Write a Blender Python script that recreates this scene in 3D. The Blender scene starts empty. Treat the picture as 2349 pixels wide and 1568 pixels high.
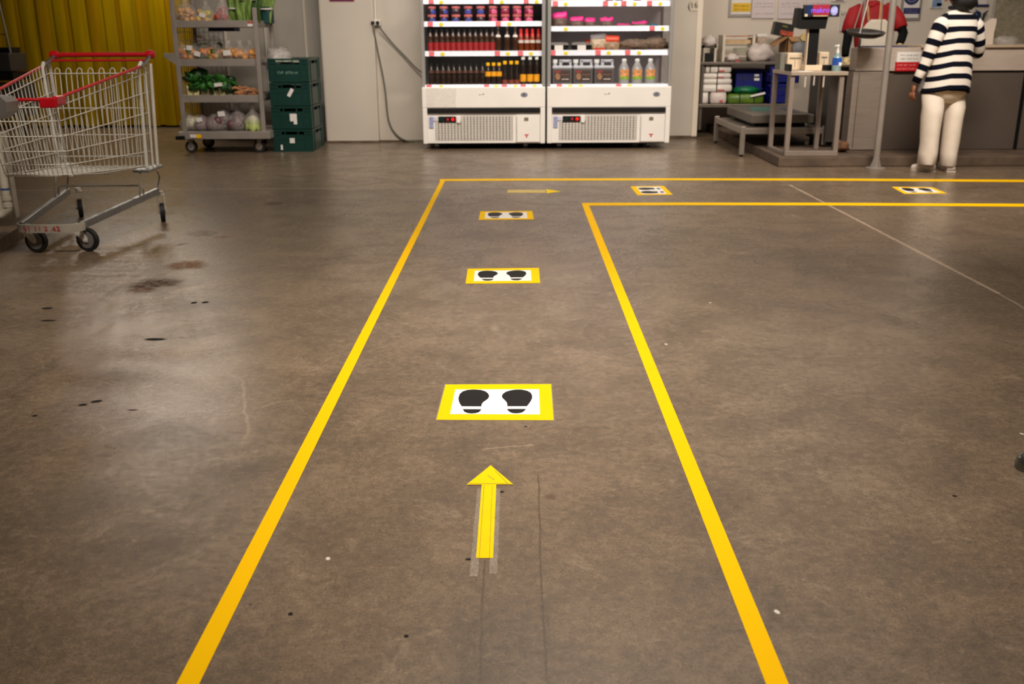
import bpy, bmesh, math, random
from mathutils import Vector, Matrix, noise
R = random.Random(7)
SC = bpy.context.scene
COL = SC.collection
PI = math.pi

# ------------------------------------------------------------------ camera, light, exposure
FPX, CXP, CYP, CAMH = 2230.0, 1174.5, 784.0, 1.15
PITCH, ROLL = math.radians(17.62), math.radians(0.25)
cam = bpy.data.cameras.new('camera')
cam.sensor_width = 36.0
cam.lens = FPX / 2349 * 36
cam.clip_start = 0.05
cam.clip_end = 80
cam.dof.use_dof = True
cam.dof.focus_distance = 3.1
cam.dof.aperture_fstop = 4.6
camo = bpy.data.objects.new('camera', cam)
COL.objects.link(camo)
camo.matrix_world = (Matrix.Translation((0, 0, CAMH)) @ Matrix.Rotation(PI/2 - PITCH, 4, 'X')
                     @ Matrix.Rotation(-ROLL, 4, 'Z'))
SC.camera = camo

SC.view_settings.view_transform = 'Standard'
SC.view_settings.look = 'None'
SC.view_settings.gamma = 1.0
SC.view_settings.use_curve_mapping = False
SC.view_settings.exposure = 0.0

wd = bpy.data.worlds.new('world')
SC.world = wd
wd.use_nodes = True
wd.node_tree.nodes['Background'].inputs[0].default_value = (1.0, 0.88, 0.74, 1)
wd.node_tree.nodes['Background'].inputs[1].default_value = 0.03

WARM = (1.0, 0.90, 0.79)
def area(name, loc, sx, sy, power, color=WARM, rot=(0, 0, 0), spread=None):
    l = bpy.data.lights.new(name, 'AREA')
    l.shape = 'RECTANGLE'
    l.size, l.size_y, l.energy, l.color = sx, sy, power, color
    if spread: l.spread = spread
    o = bpy.data.objects.new(name, l)
    o.location, o.rotation_euler = loc, rot
    COL.objects.link(o)
    return o
area('ceiling_lamp_aisle', (0.15, 3.2, 3.1), 0.35, 3.4, 54, spread=math.radians(92))
area('ceiling_lamp_middle', (1.0, 5.8, 3.9), 3.6, 0.4, 40)
area('ceiling_lamp_right', (2.7, 5.6, 3.6), 1.8, 0.4, 100, rot=(math.radians(46), 0, 0), spread=math.radians(120))
area('ceiling_lamp_alcove', (3.4, 10.6, 3.5), 2.4, 0.3, 21)
area('ceiling_lamp_wall', (-0.6, 6.6, 3.8), 2.6, 0.3, 50, rot=(math.radians(53), 0, 0), spread=math.radians(95))
area('ceiling_lamp_left', (-1.9, 3.0, 3.8), 1.0, 0.4, 34, rot=(math.radians(40), 0, math.radians(14)), spread=math.radians(110))
area('fill_lamp_far_right', (4.4, 4.6, 3.9), 1.6, 0.4, 30)  # added fill that lifts the dark floor at far right
area('curtain_lamp', (-4.2, 12.0, 3.12), 0.9, 0.16, 44)
area('flood_lamp_back', (-5.28, 12.35, 3.05), 0.16, 0.12, 1.6, rot=(math.radians(-68), 0, math.radians(18)), spread=math.radians(70))
area('flood_lamp_side', (-4.62, 12.35, 3.0), 0.2, 0.12, 1.0, rot=(math.radians(-68), 0, math.radians(15)), spread=math.radians(70))

# ------------------------------------------------------------------ photo point -> place in the room
def ray(px, py):
    u, v = px - CXP, py - CYP
    c, s = math.cos(ROLL), math.sin(ROLL)
    u, v = u*c - v*s, u*s + v*c
    cp, sp = math.cos(PITCH), math.sin(PITCH)
    return (u/FPX, cp - v/FPX*sp, -sp - v/FPX*cp)
def at(px, py, Y):
    r = ray(px, py); t = Y/r[1]
    return Vector((r[0]*t, Y, CAMH + r[2]*t))
def gz(px, py, z=0.0):
    r = ray(px, py); t = (z - CAMH)/r[2]
    return Vector((r[0]*t, r[1]*t, z))

# ------------------------------------------------------------------ materials
def lin(c):
    out = []
    for x in c[:3]:
        x = x/255.0
        out.append(x/12.92 if x <= .04045 else ((x + .055)/1.055)**2.4)
    return out
MATS = {}
def mat(name, col, rough=.5, metal=0.0, var=.10, scale=9.0, bump=0.0, spec=.5, emit=0.0, transm=0.0, stretch=None, bscale=None, coat=0.0):
    if name in MATS: return MATS[name]
    m = bpy.data.materials.new(name); m.use_nodes = True
    nt = m.node_tree; N = nt.nodes; L = nt.links
    p = N['Principled BSDF']
    c = lin(col)
    tc = N.new('ShaderNodeTexCoord')
    src = tc.outputs['Object']
    if stretch:
        mp = N.new('ShaderNodeMapping'); mp.inputs['Scale'].default_value = stretch
        L.new(src, mp.inputs[0]); src = mp.outputs[0]
    nz = N.new('ShaderNodeTexNoise'); nz.inputs['Scale'].default_value = scale; nz.inputs['Detail'].default_value = 4
    L.new(src, nz.inputs['Vector'])
    rp = N.new('ShaderNodeValToRGB')
    rp.color_ramp.elements[0].position = .3; rp.color_ramp.elements[1].position = .7
    rp.color_ramp.elements[0].color = [x*(1 - var) for x in c] + [1]
    rp.color_ramp.elements[1].color = [min(1, x*(1 + var)) for x in c] + [1]
    L.new(nz.outputs[0], rp.inputs[0]); L.new(rp.outputs[0], p.inputs['Base Color'])
    p.inputs['Roughness'].default_value = rough
    p.inputs['Metallic'].default_value = metal
    p.inputs['Specular IOR Level'].default_value = spec
    if coat: p.inputs['Coat Weight'].default_value = coat
    if emit:
        L.new(rp.outputs[0], p.inputs['Emission Color']); p.inputs['Emission Strength'].default_value = emit
    if transm: p.inputs['Transmission Weight'].default_value = transm
    if bump:
        b = N.new('ShaderNodeBump'); b.inputs['Strength'].default_value = bump; b.inputs['Distance'].default_value = .004
        n2 = N.new('ShaderNodeTexNoise'); n2.inputs['Scale'].default_value = bscale or scale*6; n2.inputs['Detail'].default_value = 3
        L.new(src, n2.inputs['Vector']); L.new(n2.outputs[0], b.inputs['Height']); L.new(b.outputs[0], p.inputs['Normal'])
    MATS[name] = m
    return m
def film(name, col, opac=.35, rough=.18):
    if name in MATS: return MATS[name]
    m = mat(name, col, rough, 0, .12, 20, .5)
    nt = m.node_tree; N = nt.nodes; L = nt.links
    p = N['Principled BSDF']; out = N['Material Output']
    t = N.new('ShaderNodeBsdfTransparent'); mx = N.new('ShaderNodeMixShader')
    nz = N.new('ShaderNodeTexNoise'); nz.inputs['Scale'].default_value = 25
    mr = N.new('ShaderNodeMapRange'); mr.inputs['From Min'].default_value = .35; mr.inputs['From Max'].default_value = .65
    mr.inputs['To Min'].default_value = max(0, opac - .2); mr.inputs['To Max'].default_value = min(1, opac + .2)
    L.new(nz.outputs[0], mr.inputs[0]); L.new(mr.outputs[0], mx.inputs[0])
    L.new(t.outputs[0], mx.inputs[1]); L.new(p.outputs[0], mx.inputs[2]); L.new(mx.outputs[0], out.inputs[0])
    return m

# ------------------------------------------------------------------ mesh helpers
class B:
    def __init__(s): s.bm = bmesh.new(); s.uv = None
    def box(s, c, d, rz=0.0, bev=0.0, rot=None):
        M = Matrix.Translation(Vector(c)) @ (rot.to_4x4() if rot else Matrix.Rotation(rz, 4, 'Z')) @ Matrix.Diagonal((d[0], d[1], d[2], 1))
        r = bmesh.ops.create_cube(s.bm, size=1.0, matrix=M)
        if bev:
            es = list({e for v in r['verts'] for e in v.link_edges})
            bmesh.ops.bevel(s.bm, geom=es, offset=bev, segments=2, affect='EDGES', profile=.6)
        return s
    def bb(s, x0, x1, y0, y1, z0, z1, bev=0.0):
        return s.box(((x0+x1)/2, (y0+y1)/2, (z0+z1)/2), (abs(x1-x0), abs(y1-y0), abs(z1-z0)), 0, bev)
    def loft(s, rings, cap=True, closed=True, uv=False):
        vr = [[s.bm.verts.new(p) for p in r] for r in rings]
        n = len(vr[0])
        for i in range(len(vr)-1):
            for j in range(n if closed else n-1):
                k = (j+1) % n
                f = s.bm.faces.new((vr[i][j], vr[i][k], vr[i+1][k], vr[i+1][j]))
                if uv is not False:
                    if s.uv is None: s.uv = s.bm.loops.layers.uv.new('UVMap')
                    for lp, (a, b) in zip(f.loops, ((j, uv[i]), (j+1, uv[i]), (j+1, uv[i+1]), (j, uv[i+1]))):
                        lp[s.uv].uv = (a/n, b)
        if cap and closed:
            s.bm.faces.new(list(reversed(vr[0]))); s.bm.faces.new(vr[-1])
        return s
    def sweep(s, pts, rad, n=8, cap=True, uv=False):
        pts = [Vector(p) for p in pts]
        if not isinstance(rad, (list, tuple)): rad = [rad]*len(pts)
        up = None; rings = []
        for i, p in enumerate(pts):
            t = (pts[min(i+1, len(pts)-1)] - pts[max(i-1, 0)]).normalized()
            if up is None:
                up = Vector((0, 0, 1)) if abs(t.z) < .9 else Vector((0, 1, 0))
            a = t.cross(up).normalized(); b = a.cross(t).normalized(); up = b
            rr = rad[i]
            ra, rb = rr if isinstance(rr, (list, tuple)) else (rr, rr)
            rings.append([p + a*ra*math.cos(2*PI*j/n) + b*rb*math.sin(2*PI*j/n) for j in range(n)])
        return s.loft(rings, cap, True, uv)
    def cyl(s, p0, p1, r0, r1=None, n=12):
        return s.sweep([p0, p1], [r0, r0 if r1 is None else r1], n)
    def lathe(s, prof, n=16, c=(0, 0, 0), axis='Z'):
        rings = []
        for r, z in prof:
            ring = []
            for j in range(n):
                a = 2*PI*j/n; x, y = r*math.cos(a), r*math.sin(a)
                if axis == 'Z': q = (x, y, z)
                elif axis == 'X': q = (z, x, y)
                else: q = (y, z, x)
                ring.append(Vector(c) + Vector(q))
            rings.append(ring)
        return s.loft(rings)
    def prism(s, pts, vec):
        pts = [Vector(p) for p in pts]; vec = Vector(vec)
        s.loft([pts, [p + vec for p in pts]])
        return s
    def blob(s, c, r, seg=12, rng=8, amp=0.0, sc=3.0, seed=0.0):
        c = Vector(c); rings = []
        for i in range(rng+1):
            th = PI*(i/rng); th = min(max(th, .04), PI-.04)
            ring = []
            for j in range(seg):
                a = 2*PI*j/seg
                d = Vector((math.sin(th)*math.cos(a), math.sin(th)*math.sin(a), -math.cos(th)))
                k = 1 + amp*noise.noise(d*sc + Vector((seed, seed*1.7, seed*.3)))
                ring.append(c + Vector((d.x*r[0]*k, d.y*r[1]*k, d.z*r[2]*k)))
            rings.append(ring)
        return s.loft(rings)
    def quad(s, a, b, c, d):
        s.bm.faces.new([s.bm.verts.new(p) for p in (a, b, c, d)]); return s

def root_loc(o):
    v = Vector((0, 0, 0))
    while o is not None:
        v += o.location; o = o.parent
    return v
def build(name, b, m, parent=None, smooth=False, world=True, **props):
    me = bpy.data.meshes.new(name)
    bmesh.ops.recalc_face_normals(b.bm, faces=b.bm.faces)
    if parent is not None and world:
        off = root_loc(parent)
        for v in b.bm.verts: v.co -= off
    b.bm.to_mesh(me); b.bm.free()
    if smooth:
        for p in me.polygons: p.use_smooth = True
        if smooth != 'all':
            try: me.set_sharp_from_angle(angle=math.radians(42))
            except Exception: pass
    if m: me.materials.append(m)
    o = bpy.data.objects.new(name, me); COL.objects.link(o)
    if parent is not None: o.parent = parent
    for k, v in props.items(): o[k] = v
    return o
def thing(name, label, cat, loc=(0, 0, 0), group=None, rz=0.0):
    o = bpy.data.objects.new(name, None); COL.objects.link(o)
    o.empty_display_size = .1
    o.location = loc; o.rotation_euler = (0, 0, rz)
    o['label'] = label; o['category'] = cat
    if group: o['group'] = group
    return o
def tag(o, label, cat, group=None):
    o['label'] = label; o['category'] = cat
    if group: o['group'] = group
    return o
KIDS = {}
def copy_thing(root, loc, label, group=None, rz=None):
    r = root.copy(); COL.objects.link(r)
    r.location = loc
    if rz is not None: r.rotation_euler = (0, 0, rz)
    r['label'] = label
    if group: r['group'] = group
    for ch in list(root.children):
        c = ch.copy(); COL.objects.link(c); c.parent = r
        for g in list(ch.children):
            d = g.copy(); COL.objects.link(d); d.parent = c
    return r
def recolor(root, part, m):
    for ch in root.children:
        if ch.name.split('.')[0] == part:
            ch.data = ch.data.copy(); ch.data.materials.clear(); ch.data.materials.append(m)
def text(name, body, size, loc, rot, m, parent=None, world=True, ext=.0006, align='CENTER', sx=1.0):
    c = bpy.data.curves.new(name, 'FONT'); c.body = body; c.size = size; c.extrude = ext
    c.align_x = align; c.align_y = 'CENTER'; c.resolution_u = 2
    c.materials.append(m)
    o = bpy.data.objects.new(name, c); COL.objects.link(o)
    o.location = Vector(loc) - (root_loc(parent) if parent is not None and world else Vector((0, 0, 0)))
    o.rotation_euler = rot; o.scale = (sx, 1, 1)
    if parent is not None: o.parent = parent
    return o
FRONT = (PI/2, 0, 0)          # text standing up, read from the camera side
def skin(name, pts, edges, m, parent, root=0, sub=2):
    me = bpy.data.meshes.new(name)
    off = root_loc(parent)
    me.from_pydata([Vector(p[0]) - off for p in pts], edges, [])
    o = bpy.data.objects.new(name, me); COL.objects.link(o); o.parent = parent
    md = o.modifiers.new('Skin', 'SKIN'); md.use_smooth_shade = True; md.branch_smoothing = .6
    for i, p in enumerate(pts):
        sv = me.skin_vertices[0].data[i]
        sv.radius = p[1] if isinstance(p[1], tuple) else (p[1], p[1])
        sv.use_root = (i == root)
    s = o.modifiers.new('Subdiv', 'SUBSURF'); s.levels = sub; s.render_levels = sub
    me.materials.append(m)
    return o
def words(name, n, h, loc, width, m, parent, seed=1):
    """a line of blurred print: letter-sized strokes in n words, facing the camera"""
    rr = random.Random(seed); b = B(); loc = Vector(loc)
    cnt = [rr.randint(3, 8) for _ in range(n)]; cw = width/(sum(cnt) + n - 1); x = loc.x - width/2
    for c in cnt:
        for k in range(c):
            hh = h*rr.choice((.62, .62, 1.0, .8))
            b.bb(x + cw*.12, x + cw*.40, loc.y - .0006, loc.y + .0006, loc.z - h*.4, loc.z - h*.4 + hh)
            b.bb(x + cw*.40, x + cw*.82, loc.y - .0006, loc.y + .0006, loc.z - h*.4 + hh*rr.choice((0, .4, .75)), loc.z - h*.4 + hh*rr.choice((.2, .62, 1.0)) + h*.02)
            x += cw
        x += cw
    return build(name, b, m, parent)
ORD = ['first', 'second', 'third', 'fourth', 'fifth', 'sixth', 'seventh', 'eighth', 'ninth', 'tenth', 'eleventh', 'twelfth', 'thirteenth', 'fourteenth', 'fifteenth', 'sixteenth', 'seventeenth', 'eighteenth', 'nineteenth', 'twentieth']

# shared materials
STEEL = mat('brushed_steel', (150, 145, 140), .4, .5, .12, 6, .1, stretch=(40, 40, 2))
GALV = mat('galvanised_steel', (150, 152, 150), .4, .8, .15, 20)
CHROME = mat('chrome_wire', (185, 182, 172), .3, .75, .08, 20)
BLACKP = mat('black_plastic', (13, 13, 13), .5, 0, .15, 10, spec=.25)
RUBBER = mat('grey_rubber', (52, 50, 50), .65, 0, .12, 14)
DRUBBER = mat('dark_rubber', (28, 27, 27), .6, 0, .12, 14)
WHITEP = mat('white_enamel', (238, 232, 225), .35, 0, .03, 4)
PAPER = mat('white_paper', (226, 220, 214), .8, 0, .04, 12)
YELLOW = mat('yellow_tape', (250, 194, 0), .55, 0, .02, 3, spec=.04)
LEDRED = mat('red_indicator', (255, 20, 15), .4, 0, .02, 5, emit=1.2)

# ------------------------------------------------------------------ floor
def floor_material():
    m = bpy.data.materials.new('polished_concrete'); m.use_nodes = True
    nt = m.node_tree; N = nt.nodes; L = nt.links; p = N['Principled BSDF']
    tc = N.new('ShaderNodeTexCoord'); P = tc.outputs['Object']
    def nz(scale, det=5, rough=.6, src=None, dist=0.0):
        n = N.new('ShaderNodeTexNoise'); n.inputs['Scale'].default_value = scale; n.inputs['Detail'].default_value = det
        n.inputs['Roughness'].default_value = rough; n.inputs['Distortion'].default_value = dist
        L.new(src or P, n.inputs['Vector']); return n
    def mrange(src, a, b, c, d):
        r = N.new('ShaderNodeMapRange'); L.new(src, r.inputs[0])
        for k, v in zip(('From Min', 'From Max', 'To Min', 'To Max'), (a, b, c, d)): r.inputs[k].default_value = v
        return r.outputs[0]
    def math_(op, a, b):
        n = N.new('ShaderNodeMath'); n.operation = op
        for i, v in enumerate((a, b)):
            if hasattr(v, 'links'): L.new(v, n.inputs[i])
            else: n.inputs[i].default_value = v
        return n.outputs[0]
    def mix(fac, a, b, mode='MIX'):
        n = N.new('ShaderNodeMixRGB'); n.blend_type = mode
        for i, v in enumerate((fac, a, b)):
            if hasattr(v, 'links'): L.new(v, n.inputs[i])
            elif i == 0: n.inputs[0].default_value = v
            else: n.inputs[i].default_value = lin(v) + [1]
        return n.outputs[0]
    rp = N.new('ShaderNodeValToRGB')
    big, mid, fine = nz(.9, 6, .62, dist=.8), nz(3.4, 9, .74, dist=.5), nz(38, 8, .82)
    s = math_('ADD', math_('MULTIPLY', big.outputs[0], .17), math_('ADD', math_('MULTIPLY', mid.outputs[0], .37), math_('MULTIPLY', fine.outputs[0], .46)))
    e = rp.color_ramp.elements
    e[0].position, e[1].position = .415, .595
    e[0].color = lin((90, 76, 62)) + [1]; e[1].color = lin((136, 117, 96)) + [1]
    k = rp.color_ramp.elements.new(.5); k.color = lin((112, 95, 77)) + [1]
    L.new(s, rp.inputs[0]); col = rp.outputs[0]
    # sand grains and little dark pits
    g = nz(190, 3, .7); gr = N.new('ShaderNodeValToRGB'); gr.color_ramp.elements[0].position = .3; gr.color_ramp.elements[1].position = .7; L.new(g.outputs[0], gr.inputs[0]); col = mix(.34, col, gr.outputs[0], 'OVERLAY')
    pit = mrange(nz(60, 2, .5).outputs[0], .27, .235, 0, .85); col = mix(pit, col, (62, 50, 42))
    pal = mrange(nz(6, 9, .8, dist=1.0).outputs[0], .57, .72, 0, .5); col = mix(pal, col, (176, 154, 130))
    # wobbling point used by the marks
    w = nz(9, 4, .6)
    sub = N.new('ShaderNodeVectorMath'); sub.operation = 'SUBTRACT'; L.new(w.outputs['Color'], sub.inputs[0]); sub.inputs[1].default_value = (.5, .5, .5)
    def wob(k):
        sc = N.new('ShaderNodeVectorMath'); sc.operation = 'SCALE'; L.new(sub.outputs[0], sc.inputs[0]); sc.inputs['Scale'].default_value = k
        ad = N.new('ShaderNodeVectorMath'); L.new(P, ad.inputs[0]); L.new(sc.outputs[0], ad.inputs[1])
        fl = N.new('ShaderNodeVectorMath'); fl.operation = 'MULTIPLY'; L.new(ad.outputs[0], fl.inputs[0]); fl.inputs[1].default_value = (1, 1, 0)
        return fl.outputs[0]
    W1, W2, W3, W4 = wob(.012), wob(.05), wob(.28), wob(.14)
    def seg(a, b, width, c, amt, src=W1, soft=.6):
        a = gz(*a); b = gz(*b); d = b - a
        v = N.new('ShaderNodeVectorMath'); v.operation = 'SUBTRACT'; L.new(src, v.inputs[0]); v.inputs[1].default_value = a
        dt = N.new('ShaderNodeVectorMath'); dt.operation = 'DOT_PRODUCT'; L.new(v.outputs[0], dt.inputs[0]); dt.inputs[1].default_value = d/d.length_squared
        cl = N.new('ShaderNodeClamp'); L.new(dt.outputs['Value'], cl.inputs[0])
        sc = N.new('ShaderNodeVectorMath'); sc.operation = 'SCALE'; sc.inputs[0].default_value = d; L.new(cl.outputs[0], sc.inputs['Scale'])
        v2 = N.new('ShaderNodeVectorMath'); v2.operation = 'DISTANCE'; L.new(v.outputs[0], v2.inputs[0]); L.new(sc.outputs[0], v2.inputs[1])
        f = mrange(v2.outputs['Value'], width, width*(1-soft), 0, amt)
        return mix(math_('MULTIPLY', f, mrange(mid.outputs[0], .3, .55, .45, 1)), col, c)
    dull = [None]; brk = nz(26, 5, .75)
    def spot(c, rx, ry, colr, amt, src=W2, ang=0, soft=.5):
        c = gz(*c)
        mp = N.new('ShaderNodeMapping'); mp.vector_type = 'TEXTURE'
        mp.inputs['Location'].default_value = c; mp.inputs['Rotation'].default_value = (0, 0, ang); mp.inputs['Scale'].default_value = (rx, ry, 1)
        L.new(src, mp.inputs[0])
        ln = N.new('ShaderNodeVectorMath'); ln.operation = 'LENGTH'; L.new(mp.outputs[0], ln.inputs[0])
        f = mrange(ln.outputs['Value'], 1, 1-soft, 0, amt)
        if rx > .05: f = math_('MULTIPLY', f, mrange(brk.outputs[0], .38, .56, .35, 1))
        if amt > .5 and colr[0] < 200: dull[0] = f if dull[0] is None else math_('MAXIMUM', dull[0], f)
        return mix(f, col, colr)
    # saw-cut joints, scrapes and a painted shadow edge
    col = seg((1812, 424), (2290, 672), .014, (205, 180, 156), .75)
    col = seg((2290, 672), (2600, 850), .010, (190, 166, 144), .5)
    col = seg((0, 437), (1016, 430), .03, (190, 166, 144), .4)
    col = seg((555, 870), (568, 960), .008, (160, 140, 118), .4, W2)
    col = seg((568, 960), (560, 1005), .008, (160, 140, 118), .4, W2)
    col = seg((1110, 1029), (1222, 1020), .0045, (160, 140, 116), .6)
    for a, b in (((1236, 1090), (1240, 1300)), ((1240, 1300), (1256, 1560)), ((1110, 1285), (1100, 1568))):
        col = seg(a, b, .0032, (62, 50, 40), .55)
    for a, b in (((955, 883), (964, 864)), ((962, 881), (1005, 881)), ((1200, 1279), (1240, 1281)), ((1344, 1186), (1352, 1222)), ((0, 912), (300, 715))):  # the broad faint line is a shadow edge painted into the floor colour
        col = seg(a, b, .003 if a[0] else .02, (90, 76, 64), .6 if a[0] else .25)
    # old stains, and broad soft patches, some darker and one lighter
    for c, rx, ry, cc, am, an in (((347, 651), .15, .13, (52, 32, 20), .9, .5), ((322, 664), .10, .06, (88, 54, 28), .7, .3),
                                  ((428, 608), .13, .13, (104, 62, 20), .85, .35), ((515, 543), .10, .08, (100, 60, 30), .75, 0),
                                  ((628, 467), .11, .11, (70, 40, 22), .85, .2), ((465, 535), .13, .16, (86, 58, 36), .6, .6),
                                  ((578, 483), .06, .05, (74, 48, 30), .6, 0), ((365, 573), .30, .03, (74, 56, 40), .5, 0),
                                  ((420, 560), .07, .03, (58, 42, 30), .6, .4), ((100, 596), .10, .05, (104, 80, 60), .4, 0),
                                  ((1264, 1138), .018, .022, (92, 68, 50), .75, 0), ((1520, 470), .3, .3, (84, 72, 62), .3, 0),
                                  ((380, 1245), .05, .04, (84, 70, 58), .4, .3), ((2250, 430), .5, .10, (66, 54, 44), .5, .1),
                                  ((2300, 560), .4, .16, (140, 120, 98), .4, .1), ((1400, 395), 1.6, .5, (88, 78, 70), .35, 0)):
        col = spot(c, rx, ry, cc, am, W4 if rx > .05 else W2, an, .5 if rx < .25 else .9)
    for c, rx, ry, an in (((190, 928), .017, .014, .3), ((222, 920), .022, .016, .3), ((445, 694), .016, .02, 0), ((471, 693), .018, .02, 0),
                          ((80, 953), .011, .009, .2), ((1152, 1127), .008, .007, 0), ((1073, 1282), .008, .006, 0), ((1206, 978), .006, .006, 0),
                          ((932, 1458), .006, .007, 0), ((668, 1407), .006, .008, 0), ((2190, 1137), .008, .006, 0), ((110, 735), .04, .015, 0),
                          ((304, 940), .02, .006, 0), ((108, 707), .03, .02, 0), ((356, 778), .05, .02, 0)):
        col = spot(c, rx, ry, (18, 16, 15), .95, W1, an, .3)
    for c in ((754, 1280), (1629, 694), (1528, 789), (2345, 994), (1783, 1402)):
        col = spot(c, .006, .009, (226, 214, 200), .9, W1, .4, .3)
    L.new(col, p.inputs['Base Color'])
    rg = mrange(s, .40, .60, .35, .20); 
    # a patch worn smooth by the trolleys
    c0 = gz(330, 880); mp = N.new('ShaderNodeMapping'); mp.vector_type = 'TEXTURE'; mp.inputs['Location'].default_value = c0; mp.inputs['Scale'].default_value = (.75, .6, 1); L.new(W3, mp.inputs[0])
    ln = N.new('ShaderNodeVectorMath'); ln.operation = 'LENGTH'; L.new(mp.outputs[0], ln.inputs[0])
    worn = mrange(ln.outputs['Value'], .55, 1.1, 1, 0)
    rg2 = math_('SUBTRACT', rg, math_('MULTIPLY', worn, .09)); rg3 = math_('ADD', rg2, math_('MULTIPLY', dull[0], .4)); L.new(rg3, p.inputs['Roughness'])
    sp = math_('SUBTRACT', .42, math_('MULTIPLY', dull[0], .34)); L.new(sp, p.inputs['Specular IOR Level'])
    p.inputs['Specular IOR Level'].default_value = .42
    bmp = N.new('ShaderNodeBump'); bmp.inputs['Strength'].default_value = .16; bmp.inputs['Distance'].default_value = .004
    L.new(math_('ADD', fine.outputs[0], math_('MULTIPLY', mid.outputs[0], .6)), bmp.inputs['Height'])
    L.new(bmp.outputs[0], p.inputs['Normal'])
    return m
def struct(name, b, m, **k): return build(name, b, m, kind='structure', **k)
struct('floor', B().bb(-9, 8, -4, 15.2, -.2, 0), floor_material())

WALLM = mat('painted_wall', (214, 202, 186), .7, 0, .035, 1.6, .12)
WALLG = mat('grey_cold_room_panel', (172, 165, 154), .6, 0, .04, 1.2, .05)
WALLD = mat('scuffed_white_paint', (194, 184, 170), .55, 0, .05, 1.1, .08)
CEILM = mat('ceiling_grey', (120, 112, 104), .9, 0, .05, 1.0)
struct('ceiling', B().bb(-9, 8, -4, 15.2, 4.2, 4.4), CEILM)
struct('wall_left', B().bb(-9.2, -9, -4, 15.2, 0, 4.4), CEILM)
struct('wall_right', B().bb(8, 8.2, -4, 15.2, 0, 4.4), WALLM)
struct('wall_rear', B().bb(-9.2, 8.2, -4.2, -4, 0, 4.4), CEILM)
struct('wall_end', B().bb(-9.2, 8.2, 15.2, 15.4, 0, 4.4), CEILM)
# back wall: a grey cold-room panel, a white block, a recess, a pier, the alcove
xB0, xB1 = at(749, 320, 10.93).x, at(870, 320, 10.93).x
struct('wall_panel', B().bb(-3.5, xB0 + .1, 11.45, 11.6, 0, 4.2), WALLG)
for i, x in enumerate((-3.2, -2.75, -2.3)):
    struct('trim_%d' % (i+1), B().bb(x - .012, x + .012, 11.435, 11.45, 0, 4.2), WALLM)
struct('wall_block', B().bb(xB0, xB1, 10.93, 11.5, 0, 4.2, .02), WALLD)
struct('wall_recess', B().bb(xB1 - .02, 1.35, 11.0, 11.5, 0, 4.2), WALLD)
DIRT = mat('dirty_skirting', (92, 74, 58), .85, 0, .35, 9, .2)
struct('baseboard_block', B().bb(xB0 - .004, xB1 + .004, 10.922, 10.99, 0, .022), DIRT)
struct('baseboard_recess', B().bb(xB1, 1.35, 10.99, 11.02, 0, .02), DIRT)
xD1 = at(1597, 305, 11.25).x
struct('wall_pier', B().bb(1.3, xD1, 11.25, 12.3, 0, 4.2, .02), WALLD)
struct('trim_4', B().bb(xD1 - .06, xD1 + .006, 11.235, 11.30, 0.02, 4.2, .012), mat('pale_corner_bead', (226, 212, 192), .5, 0, .04, 2))
struct('baseboard_pier', B().bb(1.3, xD1 + .004, 11.242, 11.30, 0, .03), DIRT)
struct('wall_alcove', B().bb(xD1 - .2, 8, 12.1, 12.3, 0, 4.2), WALLM)
struct('wall_corner', B().bb(-3.56, -3.46, 11.46, 15.2, 0, 4.2), WALLG)

# concrete plinth of the checkout
kc = gz(1785, 383)
KERB = mat('worn_concrete_plinth', (92, 75, 60), .8, 0, .3, 6, .5)
KZ = .09
struct('trim_plinth', B().bb(kc.x, 6.2, kc.y, 12.1, 0, KZ, .012), KERB)

# ------------------------------------------------------------------ yellow strip curtain
def pvc(name, col):
    m = mat(name, col, .28, 0, .22, 3.0, stretch=(3, 3, .25))
    nt = m.node_tree; N = nt.nodes; L = nt.links
    t = N.new('ShaderNodeBsdfTranslucent'); t.inputs[0].default_value = lin(col) + [1]
    mx = N.new('ShaderNodeMixShader'); mx.inputs[0].default_value = .35
    L.new(N['Principled BSDF'].outputs[0], mx.inputs[1]); L.new(t.outputs[0], mx.inputs[2]); L.new(mx.outputs[0], N['Material Output'].inputs[0])
    return m
PV = [pvc('yellow_pvc', (186, 152, 4)), pvc('amber_pvc', (180, 138, 4)), pvc('olive_pvc', (136, 130, 8))]
cu = thing('strip_curtain', 'yellow translucent plastic strip curtain hanging to the floor behind the shopping trolley', 'curtain', (-5.6, 12.9, 0))
pitch, wst = .105, .14
n = 0; x = -7.35
while x < -3.66:
    b = B(); yo = 12.9 + (.012 if n % 2 else -.012) + R.uniform(-.006, .006); tw = R.uniform(-.02, .02)
    front = []; bk = []
    for z in (3.15, 2.2, 1.2, .55, .018 + R.uniform(0, .02)):
        rr = []
        for k in range(7):
            t = k/6 - .5
            rr.append(Vector((x + wst*t, yo + .006*(4*t*t) + tw*t*(3.15 - z)/3 + .004*math.sin(z*2.1 + n), z)))
        front.append(rr + [q + Vector((0, .003, 0)) for q in reversed(rr)])
    b.loft(front)
    build('strip', b, PV[(0, 0, 1, 0, 2, 0, 1, 2)[(n*5 + n//3) % 8]], cu, True)
    x += pitch; n += 1
build('rail', B().bb(-7.5, -3.57, 12.84, 12.96, 3.13, 3.22), GALV, cu)

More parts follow.
